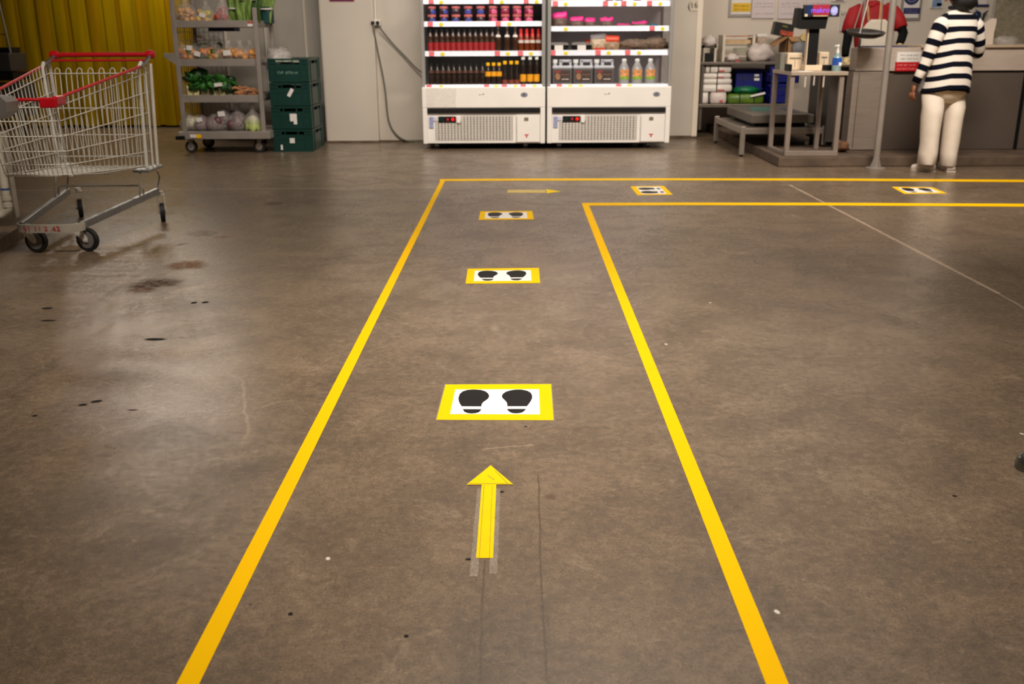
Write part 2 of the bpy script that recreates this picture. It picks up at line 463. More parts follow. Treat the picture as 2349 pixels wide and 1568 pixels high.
# ------------------------------------------------------------------ floor tape
def flat(pts, z0=0.0, h=.0008):
    b = B(); b.prism([Vector((p.x, p.y, z0)) for p in pts], (0, 0, h)); return b
def tape(pxs, label):
    pts = [gz(*p) for p in pxs]
    return tag(build('floor_tape', flat(pts, .0003, .0012), YELLOW), label, 'tape', 'yellow tape lines on the floor')
def lineext(a, b, y):                       # carry an edge on to a nearer y, in the plane of the floor
    A, C = gz(*a), gz(*b); k = (y - A.y)/(C.y - A.y)
    return Vector((A.x + (C.x - A.x)*k, y, 0))
def longtape(l0, l1, r0, r1, label):
    pts = [lineext(l1, l0, .7), lineext(r1, r0, .7), gz(*r1), gz(*l1)]
    return tag(build('floor_tape', flat(pts, 0, .0009), YELLOW), label, 'tape', 'yellow tape lines on the floor')
longtape((405, 1568), (1012, 412), (457, 1568), (1022, 412), 'long yellow tape line edging the left side of the footprint lane')
longtape((1757, 1568), (1334, 466), (1809, 1568), (1349, 466), 'long yellow tape line edging the right side of the footprint lane')
tape([(1008, 415), (1200, 413.8), (1560, 413.2), (1900, 414), (2360, 417.5), (2950, 421.5), (2950, 416.2), (2360, 412.5), (1900, 409.5), (1560, 409.2), (1200, 410), (1010, 411)],
     'far yellow tape line crossing the floor in front of the checkout plinth')
tape([(1338, 471.5), (1560, 470.4), (1900, 471), (2360, 474), (2950, 478), (2950, 471.2), (2360, 467.5), (1900, 465.2), (1560, 464.8), (1336, 465.6)],
     'nearer yellow cross tape running right from the lane corner')

# ------------------------------------------------------------------ footprint signs
SIGNW = mat('white_vinyl', (244, 240, 236), .4, 0, .02, 6)
SIGNK = mat('black_vinyl', (17, 16, 16), .5, 0, .12, 30, spec=.2)
SIGNY = mat('yellow_vinyl', (250, 198, 0), .55, 0, .02, 6, spec=.04)
CLEAR = film('clear_tape', (196, 180, 162), .42, .2)
S1 = [gz(1001, 963), gz(1270, 964), gz(1264, 881), gz(1022, 882)]      # BL BR TR TL of the nearest sign
def uv_of(px, py):                          # place of a photo point on the nearest sign, 0..1
    p = gz(px, py)
    v = (p.y - S1[0].y)/(S1[3].y - S1[0].y)
    l = S1[0].lerp(S1[3], v); r = S1[1].lerp(S1[2], v)
    return ((p.x - l.x)/(r.x - l.x), v)
def z1(x, y): return (950 + x*.31879, 850 + y*.31879)
SOLE = [(343, 258), (483, 258), (487, 240), (496, 228), (514, 216), (534, 200), (540, 183), (532, 166), (512, 151), (478, 141), (430, 138), (385, 141), (350, 152), (329, 170), (319, 198), (322, 222), (332, 243)]
HEEL = [(350, 279), (482, 279), (478, 289), (464, 300), (440, 307), (412, 309), (384, 306), (362, 297)]
SOLE_R = [(672, 256), (810, 255), (824, 240), (839, 219), (849, 196), (848, 178), (838, 160), (812, 146), (770, 138), (725, 139), (690, 145), (658, 155), (638, 170), (631, 186), (638, 200), (654, 214), (668, 230)]
HEEL_R = [(670, 276), (803, 275), (794, 288), (772, 301), (740, 306), (706, 304), (684, 294), (673, 284)]
WHITE = [(258, 314), (906, 312), (899, 134), (296, 137)]
def foot_sign(q, label, turn=0, clear=0):
    q = [gz(*p) for p in q]
    q = q[turn:] + q[:turn]
    def pl(u, v, z): 
        p = q[0].lerp(q[1], u).lerp(q[3].lerp(q[2], u), v); return Vector((p.x, p.y, z))
    c = sum(q, Vector())/4
    t = thing('footprint_sign', label, 'floor sign', (c.x, c.y, 0), 'footprint signs on the floor')
    build('yellow_border', B().prism([pl(u, v, 0) for u, v in ((0, 0), (1, 0), (1, 1), (0, 1))], (0, 0, .0012)), SIGNY, t)
    def poly(src, z): return [pl(*uv_of(*z1(*p)), z) for p in src]
    build('white_panel', B().prism(poly(WHITE, .0012), (0, 0, .0005)), SIGNW, t)
    for s, h in ((SOLE, HEEL), (SOLE_R, HEEL_R)):
        f = build('footprint', B().prism(poly(s, .0017), (0, 0, .0004)), SIGNK, t)
        build('heel', B().prism(poly(h, .0017), (0, 0, .0004)), SIGNK, f)
    if clear:
        e = .010
        for a in (((-e, -e), (1+e, -e), (1+e, 0), (-e, 0)), ((-e, 1), (1+e, 1), (1+e, 1+e), (-e, 1+e)), ((-e, 0), (0, 0), (0, 1), (-e, 1)), ((1, 0), (1+e, 0), (1+e, 1), (1, 1))):
            build('clear_tape', B().prism([pl(u, v, 0) for u, v in a], (0, 0, .0005)), CLEAR, t)
    return t
foot_sign([(1001, 963), (1270, 964), (1264, 881), (1022, 882)], 'nearest footprint sign, just beyond the yellow arrow', 0, 1)
foot_sign([(1068, 650.5), (1239, 649), (1236, 614.5), (1073, 616.5)], 'middle footprint sign of the three facing up the lane')
foot_sign([(1098, 504), (1224.5, 503), (1221, 484), (1102, 484.5)], 'farthest of the three footprint signs facing up the lane')
foot_sign([(1462, 447.5), (1543, 446.5), (1523, 426.5), (1446, 427.5)], 'footprint sign turned sideways between the two cross tapes', 1, 1)
foot_sign([(2074, 444.5), (2173, 443.5), (2138, 429.5), (2045, 428.5)], 'footprint sign farthest right, on the floor in front of the shopper')

# ------------------------------------------------------------------ arrows
ARROWY = mat('lemon_tape', (244, 206, 2), .5, 0, .03, 12, spec=.06)
EDGE = mat('tape_edge_grime', (120, 96, 20), .7, 0, .2, 30)
c = gz(1115, 1190)
t = thing('floor_arrow', 'yellow tape arrow pointing up the lane below the nearest footprint sign', 'floor arrow', (c.x, c.y, 0), 'arrows on the floor')
G = lambda *p: [gz(*q) for q in p]
build('shaft', flat(G((1092, 1280), (1131, 1280), (1138.5, 1111), (1105, 1111)), .0005, .0006), ARROWY, t)
build('arrow_head', flat(G((1070, 1112), (1177, 1111), (1125.5, 1067.5)), .0007, .0007), ARROWY, t)
build('clear_tape', flat(G((1077, 1322), (1096, 1322), (1112, 1120), (1095, 1120)), 0, .0005), CLEAR, t)
build('clear_tape', flat(G((1122, 1316), (1140, 1316), (1148, 1120), (1132, 1120)), 0, .0005), CLEAR, t)
for a in (((1099, 1280), (1100, 1280), (1111, 1113), (1110, 1113)), ((1122, 1280), (1123, 1280), (1129.6, 1113), (1128.8, 1113))):
    build('tape_edge', flat(G(*a), .0011, .0002), EDGE, t)
for a in (((1075, 1110.4), (1172, 1109.6), (1172, 1108.8), (1076, 1109.6)), ((1163, 1109), (1164.5, 1109), (1136, 1080), (1135, 1080)), ((1118, 1091), (1119, 1090.6), (1135, 1101), (1134, 1101.6))):
    build('tape_edge', flat(G(*a), .0014, .0002), EDGE, t)
c = gz(1228, 439)
t = thing('floor_arrow', 'pale yellow tape arrow pointing right beyond the farthest lane footprint sign', 'floor arrow', (c.x, c.y, 0), 'arrows on the floor')
PALEY = mat('faded_yellow_tape', (214, 186, 96), .45, 0, .06, 10)
build('shaft', flat(G((1163, 442), (1252, 442), (1251, 435.5), (1165, 435.5)), .0005, .0006), PALEY, t)
build('arrow_head', flat(G((1254, 443.5), (1287, 439), (1253, 434)), .0006, .0007), ARROWY, t)
build('clear_tape', flat(G((1284, 442), (1298, 441), (1296, 436), (1284, 436)), 0, .0005), CLEAR, t)

# small domed metal stop at the right edge
c = gz(2366, 1074)
tag(build('floor_stop', B().lathe([(.001, .052), (.018, .050), (.032, .042), (.041, .028), (.044, .012), (.043, 0)][::-1], 28, c), mat('worn_grey_metal', (120, 120, 112), .22, .8, .12, 20), smooth='all'),
    'shiny domed grey metal stop on the floor, cut by the right edge of the photo', 'stop')

# ------------------------------------------------------------------ shopping trolley (front towards the camera)
REDP = mat('red_plastic', (196, 14, 28), .35, 0, .06, 8)
WIRE = mat('zinc_wire', (224, 219, 206), .38, .1, .10, 30)
POSTW = mat('pale_zinc_tube', (232, 228, 216), .4, .15, .06, 20)
cx, yF, yR = -2.54, 5.24, 6.22
t = thing('shopping_trolley', 'wire shopping trolley with red handle and red basket rim by the yellow curtain', 'trolley', (cx, 5.8, 0))
def V(x, y, z): return Vector((cx + x, y, z))
# basket: front is low and narrow, back is high and wide (x half width, y, z)
FT, FBt, RT, RBt = (.192, 5.14, .835), (.182, 5.26, .435), (.305, 6.22, .99), (.275, 6.20, .365)
RIMR = (.300, 6.10, .965)
def lp(a, b, k): return tuple(a[i] + (b[i]-a[i])*k for i in range(3))
wr = .0031
for s in (1, -1):
    b = B()
    n = 19
    for i in range(n+1):
        k = i/n
        p, q = lp(FBt, RBt, k), lp(FT, RT, k)
        b.sweep([V(s*p[0], p[1], p[2]), V(s*q[0], q[1], q[2])], wr, 5)
    for k in (.0, .14, .32, .52, .72, .90):
        p, q = lp(FBt, FT, k), lp(RBt, RT, k)
        b.sweep([V(s*p[0], p[1], p[2]), V(s*q[0], q[1], q[2])], wr*1.15, 5)
    build('side_panel', b, WIRE, t, True)
    b = B(); b.sweep([V(s*FT[0], FT[1], FT[2]), V(s*(FT[0]+.004), FT[1]+.05, FT[2]+.006), V(s*RIMR[0], RIMR[1], RIMR[2])], .0085, 8)
    build('side_rim', b, REDP, t, True)
b = B(); n = 15
for i in range(n+1):
    k = i/n*2 - 1
    b.sweep([V(FBt[0]*k, FBt[1] - .02*(1-k*k), FBt[2]), V(FT[0]*k, FT[1] - .02*(1-k*k), FT[2])], wr, 5)
for k in (.0, .14, .32, .52, .72, .90):
    p = lp(FBt, FT, k)
    b.sweep([V(p[0]*u, p[1] - .02*(1-u*u), p[2]) for u in (-1, -.5, 0, .5, 1)], wr*1.15, 5)
build('front_panel', b, WIRE, t, True)
build('front_rim', B().sweep([V(FT[0]*u, FT[1] - .02*(1-u*u), FT[2]) for u in (-1, -.5, 0, .5, 1)], .0085, 8), REDP, t, True)
b = B()
for i in range(11):
    u = i/10*2 - 1
    b.sweep([V(FBt[0]*u, FBt[1], FBt[2]), V(lp(FBt, RBt, .3)[0]*u, 5.55, .400), V(RBt[0]*u, RBt[1], RBt[2])], wr, 5)
for i in range(13):
    k = i/12; p = lp(FBt, RBt, k)
    b.sweep([V(-p[0], p[1], p[2]-.008), V(p[0], p[1], p[2]-.008)], wr, 5)
build('basket_floor', b, WIRE, t, True)
b = B()
for i in range(8):                                      # rear flap: pairs of wires joined by a loop
    u0 = -.25 + i*.0675
    pts = []
    pts += [V(u0, 6.12, .42), V(u0, 6.17, .93)]
    pts += [V(u0 + .016 - .016*math.cos(a), 6.175, .935 + .022*math.sin(a)) for a in (.6, 1.2, PI/2, 1.95, 2.55)]
    pts += [V(u0 + .032, 6.17, .93), V(u0 + .032, 6.12, .42)]
    b.sweep(pts, wr*.95, 5)
for z, y in ((.925, 6.165), (.72, 6.15), (.56, 6.135), (.43, 6.12)):
    b.sweep([V(-.28, y, z), V(.28, y, z)], wr*1.2, 5)
build('rear_flap', b, WIRE, t, True)
for s in (1, -1):
    b = B(); b.box(V(s*(FT[0] - .028), FT[1] - .002, FT[2] - .016), (.086, .036, .052), 0, .008); b.box(V(s*(FT[0] + .006), FT[1] + .045, FT[2] - .008), (.026, .11, .048), 0, .008)
    build('corner_bumper', b, REDP, t)
    # uprights and their foot plate
    build('upright', B().sweep([V(s*.272, 6.10, .35), V(s*.290, 6.10, .96), V(s*.296, 6.14, .99)], .011, 8), POSTW, t, True)
    build('upright', B().sweep([V(s*.290, 6.235, .355), V(s*.308, 6.245, .86), V(s*.312, 6.25, .98)], .0115, 8), POSTW, t, True)
    build('upright', B().sweep([V(s*.285, 6.17, .36), V(s*.305, 6.17, .96)], .007, 6), POSTW, t, True)
    build('foot_plate', B().box(V(s*.268, 6.13, .352), (.10, .26, .016), 0, .004), GALV, t)
    build('handle_bracket', B().sweep([V(s*.302, 6.12, .965), V(s*.300, 6.24, 1.0), V(s*.297, 6.30, 1.025)], (.012), 6), GALV, t, True)
    build('handle_cap', B().lathe([(.012, -.02), (.022, -.018), (.026, 0), (.024, .028), (.010, .036)], 14, V(s*.298 - (.008), 6.31, 1.032), 'X'), REDP, t, True)
    # sloping chassis rail
    F0, R0 = (.325, 5.30, .135), (.282, 6.20, .205)
    F0, R0 = (.165, 5.30, .148), (.285, 6.20, .200)
    d = Vector((s*(R0[0]-F0[0]), R0[1]-F0[1], R0[2]-F0[2]))
    rot = d.to_track_quat('Y', 'Z').to_matrix()
    build('chassis_rail', B().box(V(s*(F0[0]+R0[0])/2, (F0[1]+R0[1])/2, (F0[2]+R0[2])/2), (.026, d.length, .040), rot=rot, bev=.003), GALV, t)
    # bent wire legs that carry the basket
    build('support_wire', B().sweep([V(s*.262, 6.06, .35), V(s*.255, 6.0, .335), V(s*.25, 5.98, .30), V(s*.262, 5.97, .25), V(s*.258, 5.96, .19)], .0055, 6), CHROME, t, True)
    build('support_wire', B().sweep([V(s*.27, 6.18, .35), V(s*.285, 6.24, .32), V(s*.292, 6.245, .28), V(s*.286, 6.19, .205)], .0055, 6), CHROME, t, True)
build('handle', B().cyl(V(-.298, 6.31, 1.032), V(.298, 6.31, 1.032), .0145, n=14), REDP, t, True)
build('lower_bar', B().cyl(V(-.295, 6.24, 1.0), V(.295, 6.24, 1.0), .007, n=8), REDP, t, True)
# front bumper, a bent flat bar
b = B(); rings = []
for u in [i/12*2 - 1 for i in range(13)]:
    x = u*.185; y = 5.272 - .035*(1 - abs(u)**4) + (.03 if abs(u) > .99 else 0)
    rings.append([V(x, y, .122), V(x, y + .016, .122), V(x, y + .016, .166), V(x, y, .166)])
b.loft(rings)
build('front_bumper', b, mat('worn_bumper', (206, 200, 184), .32, .35, .15, 14), t, True)
MARK = mat('red_paint_mark', (196, 20, 36), .6, 0, .1, 20)
mk = text('painted_number', '51 11 2 .62', .036, V(-.020, 5.2355, .144), FRONT, MARK, t, sx=1.25)
build('lower_rack', B().sweep([V(-.262, 6.02, .19), V(-.262, 6.02, .245), V(-.245, 6.02, .262), V(.245, 6.02, .262), V(.262, 6.02, .245), V(.262, 6.02, .19)], .0055, 6), CHROME, t, True)
build('hanging_loop', B().sweep([V(-.06, 6.0, .375), V(-.03, 5.99, .34), V(.07, 5.99, .34), V(.10, 6.0, .375)], .005, 6), CHROME, t, True)
build('price_clip', B().box(V(-.265, 6.16, .37), (.075, .10, .026), 0, .004), PAPER, t)
HUB = mat('grey_wheel_hub', (122, 116, 114), .5, 0, .1, 20)
def caster(x, y, r, ang, root, top):
    """trailing fork with a wheel; ang = heading of the wheel"""
    w = thing_child = None
    d = Vector((math.cos(ang), math.sin(ang), 0)); nrm = Vector((-d.y, d.x, 0))
    c = V(x, y, r); piv = c - d*.045
    Mx = Matrix((( d.x, nrm.x, 0), (d.y, nrm.y, 0), (0, 0, 1)))
    b = B()
    for s in (1, -1):
        pl = [(-.070, top - r), (-.020, top - r), (.014, .012), (.014, -.010), (-.006, -.014), (-.052, .028), (-.070, .05)]
        b.prism([c + Mx @ Vector((u, s*.021 - .0015, v)) for u, v in pl], Mx @ Vector((0, .003, 0)))
    b.box(c + Mx @ Vector((-.045, 0, top - r - .002)), (.056, .046, .006), rot=Mx)
    b.cyl(piv + Vector((0, 0, top - r)), piv + Vector((0, 0, top - r + .022)), .019, n=12)
    b.cyl(c - nrm*.026, c + nrm*.026, .007, n=8)
    fk = build('caster_fork', b, mat('pale_zinc_fork', (226, 220, 208), .4, .1, .08, 20), root)
    def disc(ro, ri, h):
        bb = B(); pr = [(ri, -h), (ro*.96, -h), (ro, -h*.6), (ro, h*.6), (ro*.96, h), (ri, h)]
        rings = []
        for q, z in pr:
            rings.append([c + Mx @ Vector((q*math.cos(a), z, q*math.sin(a))) for a in [2*PI*j/28 for j in range(28)]])
        bb.loft(rings); return bb
    ty = build('tyre', disc(r, r*.3, .014), DRUBBER, root, True)
    build('wheel_hub', disc(r*.74, .004, .0155), HUB, ty, True)
def px_caster(px, py, r, ang, top):
    p = gz(px, py); caster(p.x - cx, p.y, r, ang, t, top)
px_caster(88, 578, .066, -.22, .132)
px_caster(205, 575.5, .066, -.22, .132)
px_caster(375, 507, .060, -1.22, .165)
px_caster(187, 497, .060, -1.15, .165)

# ------------------------------------------------------------------ post, pipes and kerb at the left edge
PIPEW = mat('grubby_white_pipe', (206, 196, 176), .5, 0, .15, 10)
p0 = gz(-30, 560)
b = B(); k1, k0 = gz(55, 545), gz(0, 582); kd = (k0 - k1).normalized(); kn = Vector((kd.y, -kd.x, 0)); kn = kn if kn.x < 0 else -kn
kk = [k1 + kd*.75, k1, k1 + kn*.24, k1 + kd*.75 + kn*.24]
kerb = tag(build('kerb_block', B().prism(kk, (0, 0, .075)),
      mat('rough_timber_kerb', (112, 90, 70), .85, 0, .4, 18, .7)), 'rough brown kerb block on the floor under the white pipe left of the trolley', 'kerb')
yk = 5.95
bx = at(37, 470, yk).x
cl = thing('corner_post', 'beige cabinet corner with a pale strip at the left edge behind the trolley', 'cabinet', (bx - .12, yk + .2, 0.08))
build('panel', B().bb(bx - 1.0, at(2, 470, yk).x, yk + .01, yk + .06, .08, .60), mat('beige_panel', (206, 196, 176), .6, 0, .06, 5), cl)
build('corner_strip', B().bb(at(27, 470, yk).x, at(37, 470, yk).x, yk - .01, yk + .03, .08, .60, .004), mat('pale_metal_strip', (190, 182, 166), .4, .3, .1, 8), cl)
pp = at(19, 480, 5.86)
pi_ = thing('drain_pipe', 'white taped drain pipe with an elbow at the left edge above the brown kerb', 'pipe', (pp.x, 5.86, .08))
pts = [(at(12, 260, 5.86).x - .02, 5.86, .80), (pp.x, 5.86, .20), (pp.x + .004, 5.86, .15), (pp.x - .03, 5.85, .115), (pp.x - .09, 5.84, .10), (pp.x - .5, 5.78, .10)]
pts[0] = (pp.x, 5.86, .62)
build('pipe', B().sweep(pts, .024, 12), PIPEW, pi_, True)
for q in ((pp.x, 5.86, .21), (pp.x, 5.86, .17)):
    build('collar', B().cyl((q[0], q[1], q[2] - .01), (q[0], q[1], q[2] + .012), .028, n=14), PIPEW, pi_, True)
build('tape_band', B().cyl((pp.x - .055, 5.845, .106), (pp.x - .07, 5.843, .104), .0265, n=14), mat('blue_tape', (30, 96, 130), .5, 0, .1, 20), pi_, True)
build('tape_band', B().cyl((pp.x, 5.86, .262), (pp.x, 5.86, .275), .0245, n=14), mat('blue_ink', (40, 84, 130), .6, 0, .3, 60), pi_, True)
# grey metal hood jutting in at the left edge
q0 = at(10, 250, 4.9)
b = B(); prof = [(0, .075), (.06, .07), (.085, .045), (.08, .0), (.03, -.04), (-.3, -.05), (-.3, .075)]
b.prism([Vector((q0.x - .05 + u, 4.86, q0.z - .01 + v)) for u, v in prof], (0, .12, 0))
t = thing('metal_barrier', 'dull grey metal rail end poking in at the left edge before the trolley basket', 'barrier', (q0.x - .30, 4.92, 0))
build('rail_end', b, STEEL, t)
build('post', B().bb(q0.x - .34, q0.x - .27, 4.885, 4.955, 0.01, q0.z - .05, .006), STEEL, t)
build('foot_plate', B().bb(q0.x - .40, q0.x - .21, 4.83, 5.01, 0, .012, .003), STEEL, t)

# ------------------------------------------------------------------ dark stand at the far left in front of the curtain
yb = 11.6
st = thing('dark_stand', 'dark metal stand with a black box on it, far left before the curtain', 'stand', (at(10, 200, yb).x, yb, 0))
DARKM = mat('dark_metal', (58, 54, 50), .5, .3, .1, 10)
build('post', B().sweep([at(31, 150, yb) * 1.0, at(-4, 0, yb), at(-18, -60, yb)], .012, 6), mat('dull_aluminium', (140, 132, 118), .4, .6, .1, 10), st, True)
a, bq = at(-60, 122, yb), at(36, 163, yb)
build('black_box', B().bb(a.x, bq.x, yb - .1, yb + .3, bq.z, a.z, .01), DARKM, st)
a2 = at(22, 113, yb)
build('box_lid', B().bb(a.x, a2.x, yb, yb + .25, a.z, a2.z + .02, .005), BLACKP, st)
build('shelf', B().bb(a.x, bq.x + .02, yb - .12, yb + .3, bq.z - .10, bq.z - .01), BLACKP, st)
for x in (a.x + .03, bq.x - .02):
    build('leg', B().bb(x - .02, x + .02, yb + .05, yb + .09, 0, bq.z - .09), DARKM, st)
build('low_box', B().bb(a.x, bq.x + .06, yb - .1, yb + .3, .25, .62, .01), DARKM, st)
build('cross_rail', B().cyl(at(-10, 79, yb), at(15, 79, yb), .006, n=6), DARKM, st)

# ------------------------------------------------------------------ vegetable rack on casters
YR0, YR1 = 9.98, 10.62
XL, XR = at(425, 306, YR0).x, at(606, 306, YR0).x
def zat(y, Y=YR0, x=480): return at(x, y, Y).z
rk = thing('rack_trolley', 'grey steel shelf trolley on casters loaded with bagged vegetables', 'trolley', ((XL+XR)/2, (YR0+YR1)/2, 0))
RSTEEL = mat('rack_steel', (158, 148, 140), .45, .35, .1, 7)
zt = zat(18)
for x, y, top in ((XL, YR0, zat(-30)), (XR, YR0, zt), (XL, YR1, 2.0), (XR, YR1, 2.0)):
    build('post', B().bb(x - .02, x + .02, y - .018, y + .018, .16, top, .004), RSTEEL, rk)
SH = []
for k, (ya, yb_) in enumerate(((47, 63), (135, 152), (218, 235))):
    z1_, z0_ = zat(ya), zat(yb_)
    b = B(); b.bb(XL + .01, XR - .01, YR0 + .0, YR0 + .015, z0_, z1_, .003); b.bb(XL, XR, YR0 + .01, YR1, z1_ - .045, z1_ - .025); b.bb(XL + .01, XR - .01, YR1 - .015, YR1, z0_, z1_)
    b.bb(XL + .005, XL + .02, YR0, YR1, z0_, z1_); b.bb(XR - .02, XR - .005, YR0, YR1, z0_, z1_)
    build('shelf', b, RSTEEL, rk)
    SH.append(z1_ - .024)
dz1, dz0 = zat(301), zat(318)
build('deck', B().bb(at(413, 310, YR0).x, at(622, 310, YR0).x, YR0 - .05, YR1 + .04, dz0, dz1, .006), RSTEEL, rk)
SH.append(dz1)
build('bumper', B().bb(at(411, 312, YR0).x - .02, at(428, 312, YR0).x, YR0 - .065, YR0 - .02, dz0 - .005, dz0 + .035, .008), BLACKP, rk)
b = B()
for x in (XL,):
    for i in range(9): b.bb(x - .003, x + .003, YR0 + .07*i + .03, YR0 + .07*i + .036, dz1, 1.95)
    for i in range(22): b.bb(x - .003, x + .003, YR0, YR1, dz1 + .07 + .08*i, dz1 + .076 + .08*i)
for i in range(6): b.bb(XL + .05*i + .04, XL + .05*i + .044, YR1, YR1 + .004, dz1, 1.95)
for i in range(22): b.bb(XL, XL + .30, YR1, YR1 + .004, dz1 + .07 + .08*i, dz1 + .074 + .08*i)
build('wire_side', b, mat('rack_wire', (170, 162, 150), .4, .4, .1, 9), rk)
bz = zat(129)
build('side_handle', B().prism([Vector((at(377, 129, YR0).x, YR0 - .02, bz + v)) if k < 2 else Vector((XL, YR0 - .02, bz + v)) for k, v in enumerate((.0, .03, .03, -.09))], (0, .04, 0)), RSTEEL, rk)
build('tag_card', B().bb(at(440, 312, YR0).x, at(454, 312, YR0).x, YR0 - .056, YR0 - .050, zat(314), zat(307)), PAPER, rk)
build('tag_card', B().bb(at(454, 312, YR0).x, at(465, 312, YR0).x, YR0 - .057, YR0 - .050, zat(315), zat(307)), YELLOW, rk, label='yellow half of the price tag')
build('tag_card', B().bb(at(568, 55, YR0).x, at(580, 55, YR0).x, YR0 - .006, YR0, zat(61), zat(55)), PAPER, rk)
build('tag_card', B().bb(at(568, 50, YR0).x, at(580, 50, YR0).x, YR0 - .006, YR0, zat(55), zat(48)), mat('orange_sticker', (168, 92, 70), .6, 0, .2, 60), rk, label='rusty orange sticker')
def rack_caster(px, Y):
    x = at(px, 340, Y).x
    b = B(); b.bb(x - .045, x + .045, Y - .04, Y + .04, dz0 - .012, dz0)
    for s in (1, -1): b.prism([(x - .02, Y + s*.028, dz0 - .01), (x + .03, Y + s*.028, dz0 - .01), (x + .012, Y + s*.028, .045), (x - .012, Y + s*.028, .045)], (0, .004, 0))
    build('caster_fork', b, RSTEEL, rk)
    w = build('caster_wheel', B().lathe([(.01, -.02), (.058, -.02), (.062, -.012), (.062, .012), (.058, .02), (.01, .02)], 20, (x, Y, .062), 'Y'), DRUBBER, rk, True)
    build('wheel_hub', B().lathe([(.006, -.024), (.034, -.023), (.036, 0), (.034, .023), (.006, .024)], 16, (x, Y, .062), 'Y'), mat('pale_hub', (160, 148, 134), .5, 0, .1, 10), w, True)
for px, Y in ((440, 10.05), (596, 10.06), (480, 10.52), (600, 10.54)): rack_caster(px, Y)

# ---- produce
FILM = film('produce_film', (196, 188, 184), .30, .2)
FILMC = film('thin_film', (214, 208, 200), .14, .15)
MUSH = mat('tan_roots', (214, 160, 104), .6, 0, .25, 24)
def bag(px, py, Y, w, h, d, inner, label, cat='bag', flm=None, group=None, n=7, ir=.04, sticker=None, twist=0, zz=None, seed=1, imat2=None, ecc=(1, 1, 1), shape='blob', stick_mat=None):
    """a film bag with what is inside, standing at photo point px,py (its base)"""
    c = at(px, py, Y); z = zz if zz is not None else c.z
    t = thing('produce_bag', label, cat, (c.x, Y, z), group)
    rr = random.Random(seed)
    k = 0
    for i in range(n):
        for _ in range(30):
            x = rr.uniform(-w/2 + ir*.8, w/2 - ir*.8); y = rr.uniform(-d/2 + ir*.7, d/2 - ir*.7); zz_ = rr.uniform(ir*ecc[2], max(ir*ecc[2] + .001, h*.72 - ir*.4))
            if (x/(w/2))**2 + ((zz_ - h*.2)/(h*.75))**2 < 1: break
        b = B()
        r = ir*rr.uniform(.85, 1.12)
        b.blob((0, 0, 0), (r*ecc[0], r*ecc[1], r*ecc[2]), 10, 7, .12, 2.0, i*3.1 + seed)
        M = Matrix.Rotation(rr.uniform(-.7, .7), 4, 'Y') @ Matrix.Rotation(rr.uniform(0, 3), 4, 'Z')
        for v in b.bm.verts: v.co = M @ v.co + Vector((x, y, zz_))
        build(inner[1], b, imat2 if (imat2 and i % 3 == 0) else inner[0], t, 'all', False)
    b = B(); rings = []
    for i, (s, q) in enumerate(((.78, 0), (1.0, .12), (1.04, .35), (.95, .6), (.66, .82), (.34, .95), (.2, 1.0)) + (((.30, 1.14), (.36, 1.24)) if twist else ())):
        rings.append([Vector((s*w/2*math.cos(a)*(1 + .10*noise.noise(Vector((math.cos(a)*2, q*4, seed)))), s*d/2*math.sin(a)*(1 + .1*noise.noise(Vector((math.sin(a)*2, q*4, seed + 5)))) + (.0 if q < 1 else .01), q*h + .012*noise.noise(Vector((a, q*3, seed))) * (1 if q > 0 else 0))) for a in [2*PI*j/14 for j in range(14)]])
    b.loft(rings)
    build('film', b, flm or FILM, t, 'all', False)
    if sticker:
        u, v, sw, sh = sticker
        build('price_label', B().box((u*w/2, -d/2 - .004, v*h), (sw, .003, sh), rot=Matrix.Rotation(rr.uniform(-.3, .3), 3, 'Y')), stick_mat or PAPER, t, world=False)
    return t
def px(n): return n/228.0
TOM = mat('orange_tomato', (226, 128, 42), .35, 0, .2, 8); ONI = mat('golden_onion', (206, 140, 66), .45, 0, .25, 12); GRN = mat('green_pepper', (78, 96, 34), .35, 0, .3, 10)
RED_ = mat('red_tomato', (196, 70, 52), .35, 0, .25, 10)
YB = 10.16
# top shelf
bag(428, 46, YB, .22, .20, .16, (MUSH, 'root'), 'bag of peach-coloured roots at the left end of the top rack shelf', n=16, ir=.026, flm=FILMC, twist=1, zz=SH[0], seed=3)
bag(474, 46, YB, .17, .17, .14, (mat('straw_shoots', (206, 168, 96), .6, 0, .25, 20), 'shoot'), 'bag with a lime green label on the top rack shelf', n=12, ir=.026, flm=FILMC, sticker=(-.2, .45, .06, .04), zz=SH[0], seed=5, twist=1, imat2=mat('lime_label', (196, 190, 20), .5, 0, .1, 10))
bag(510, 46, YB, .15, .20, .13, (RED_, 'tomato'), 'bag of red tomatoes in the middle of the top rack shelf', n=9, ir=.03, flm=FILM, zz=SH[0], seed=7, twist=1)
LEEK = mat('leek_green', (112, 140, 60), .5, 0, .4, 14, stretch=(6, 6, 1)); LEEKD = mat('dark_leaf', (52, 78, 30), .5, 0, .4, 12)
LEAF = mat('leaf_green', (36, 96, 20), .5, 0, .4, 18); STEM = mat('pale_stem', (206, 196, 140), .5, 0, .2, 15)
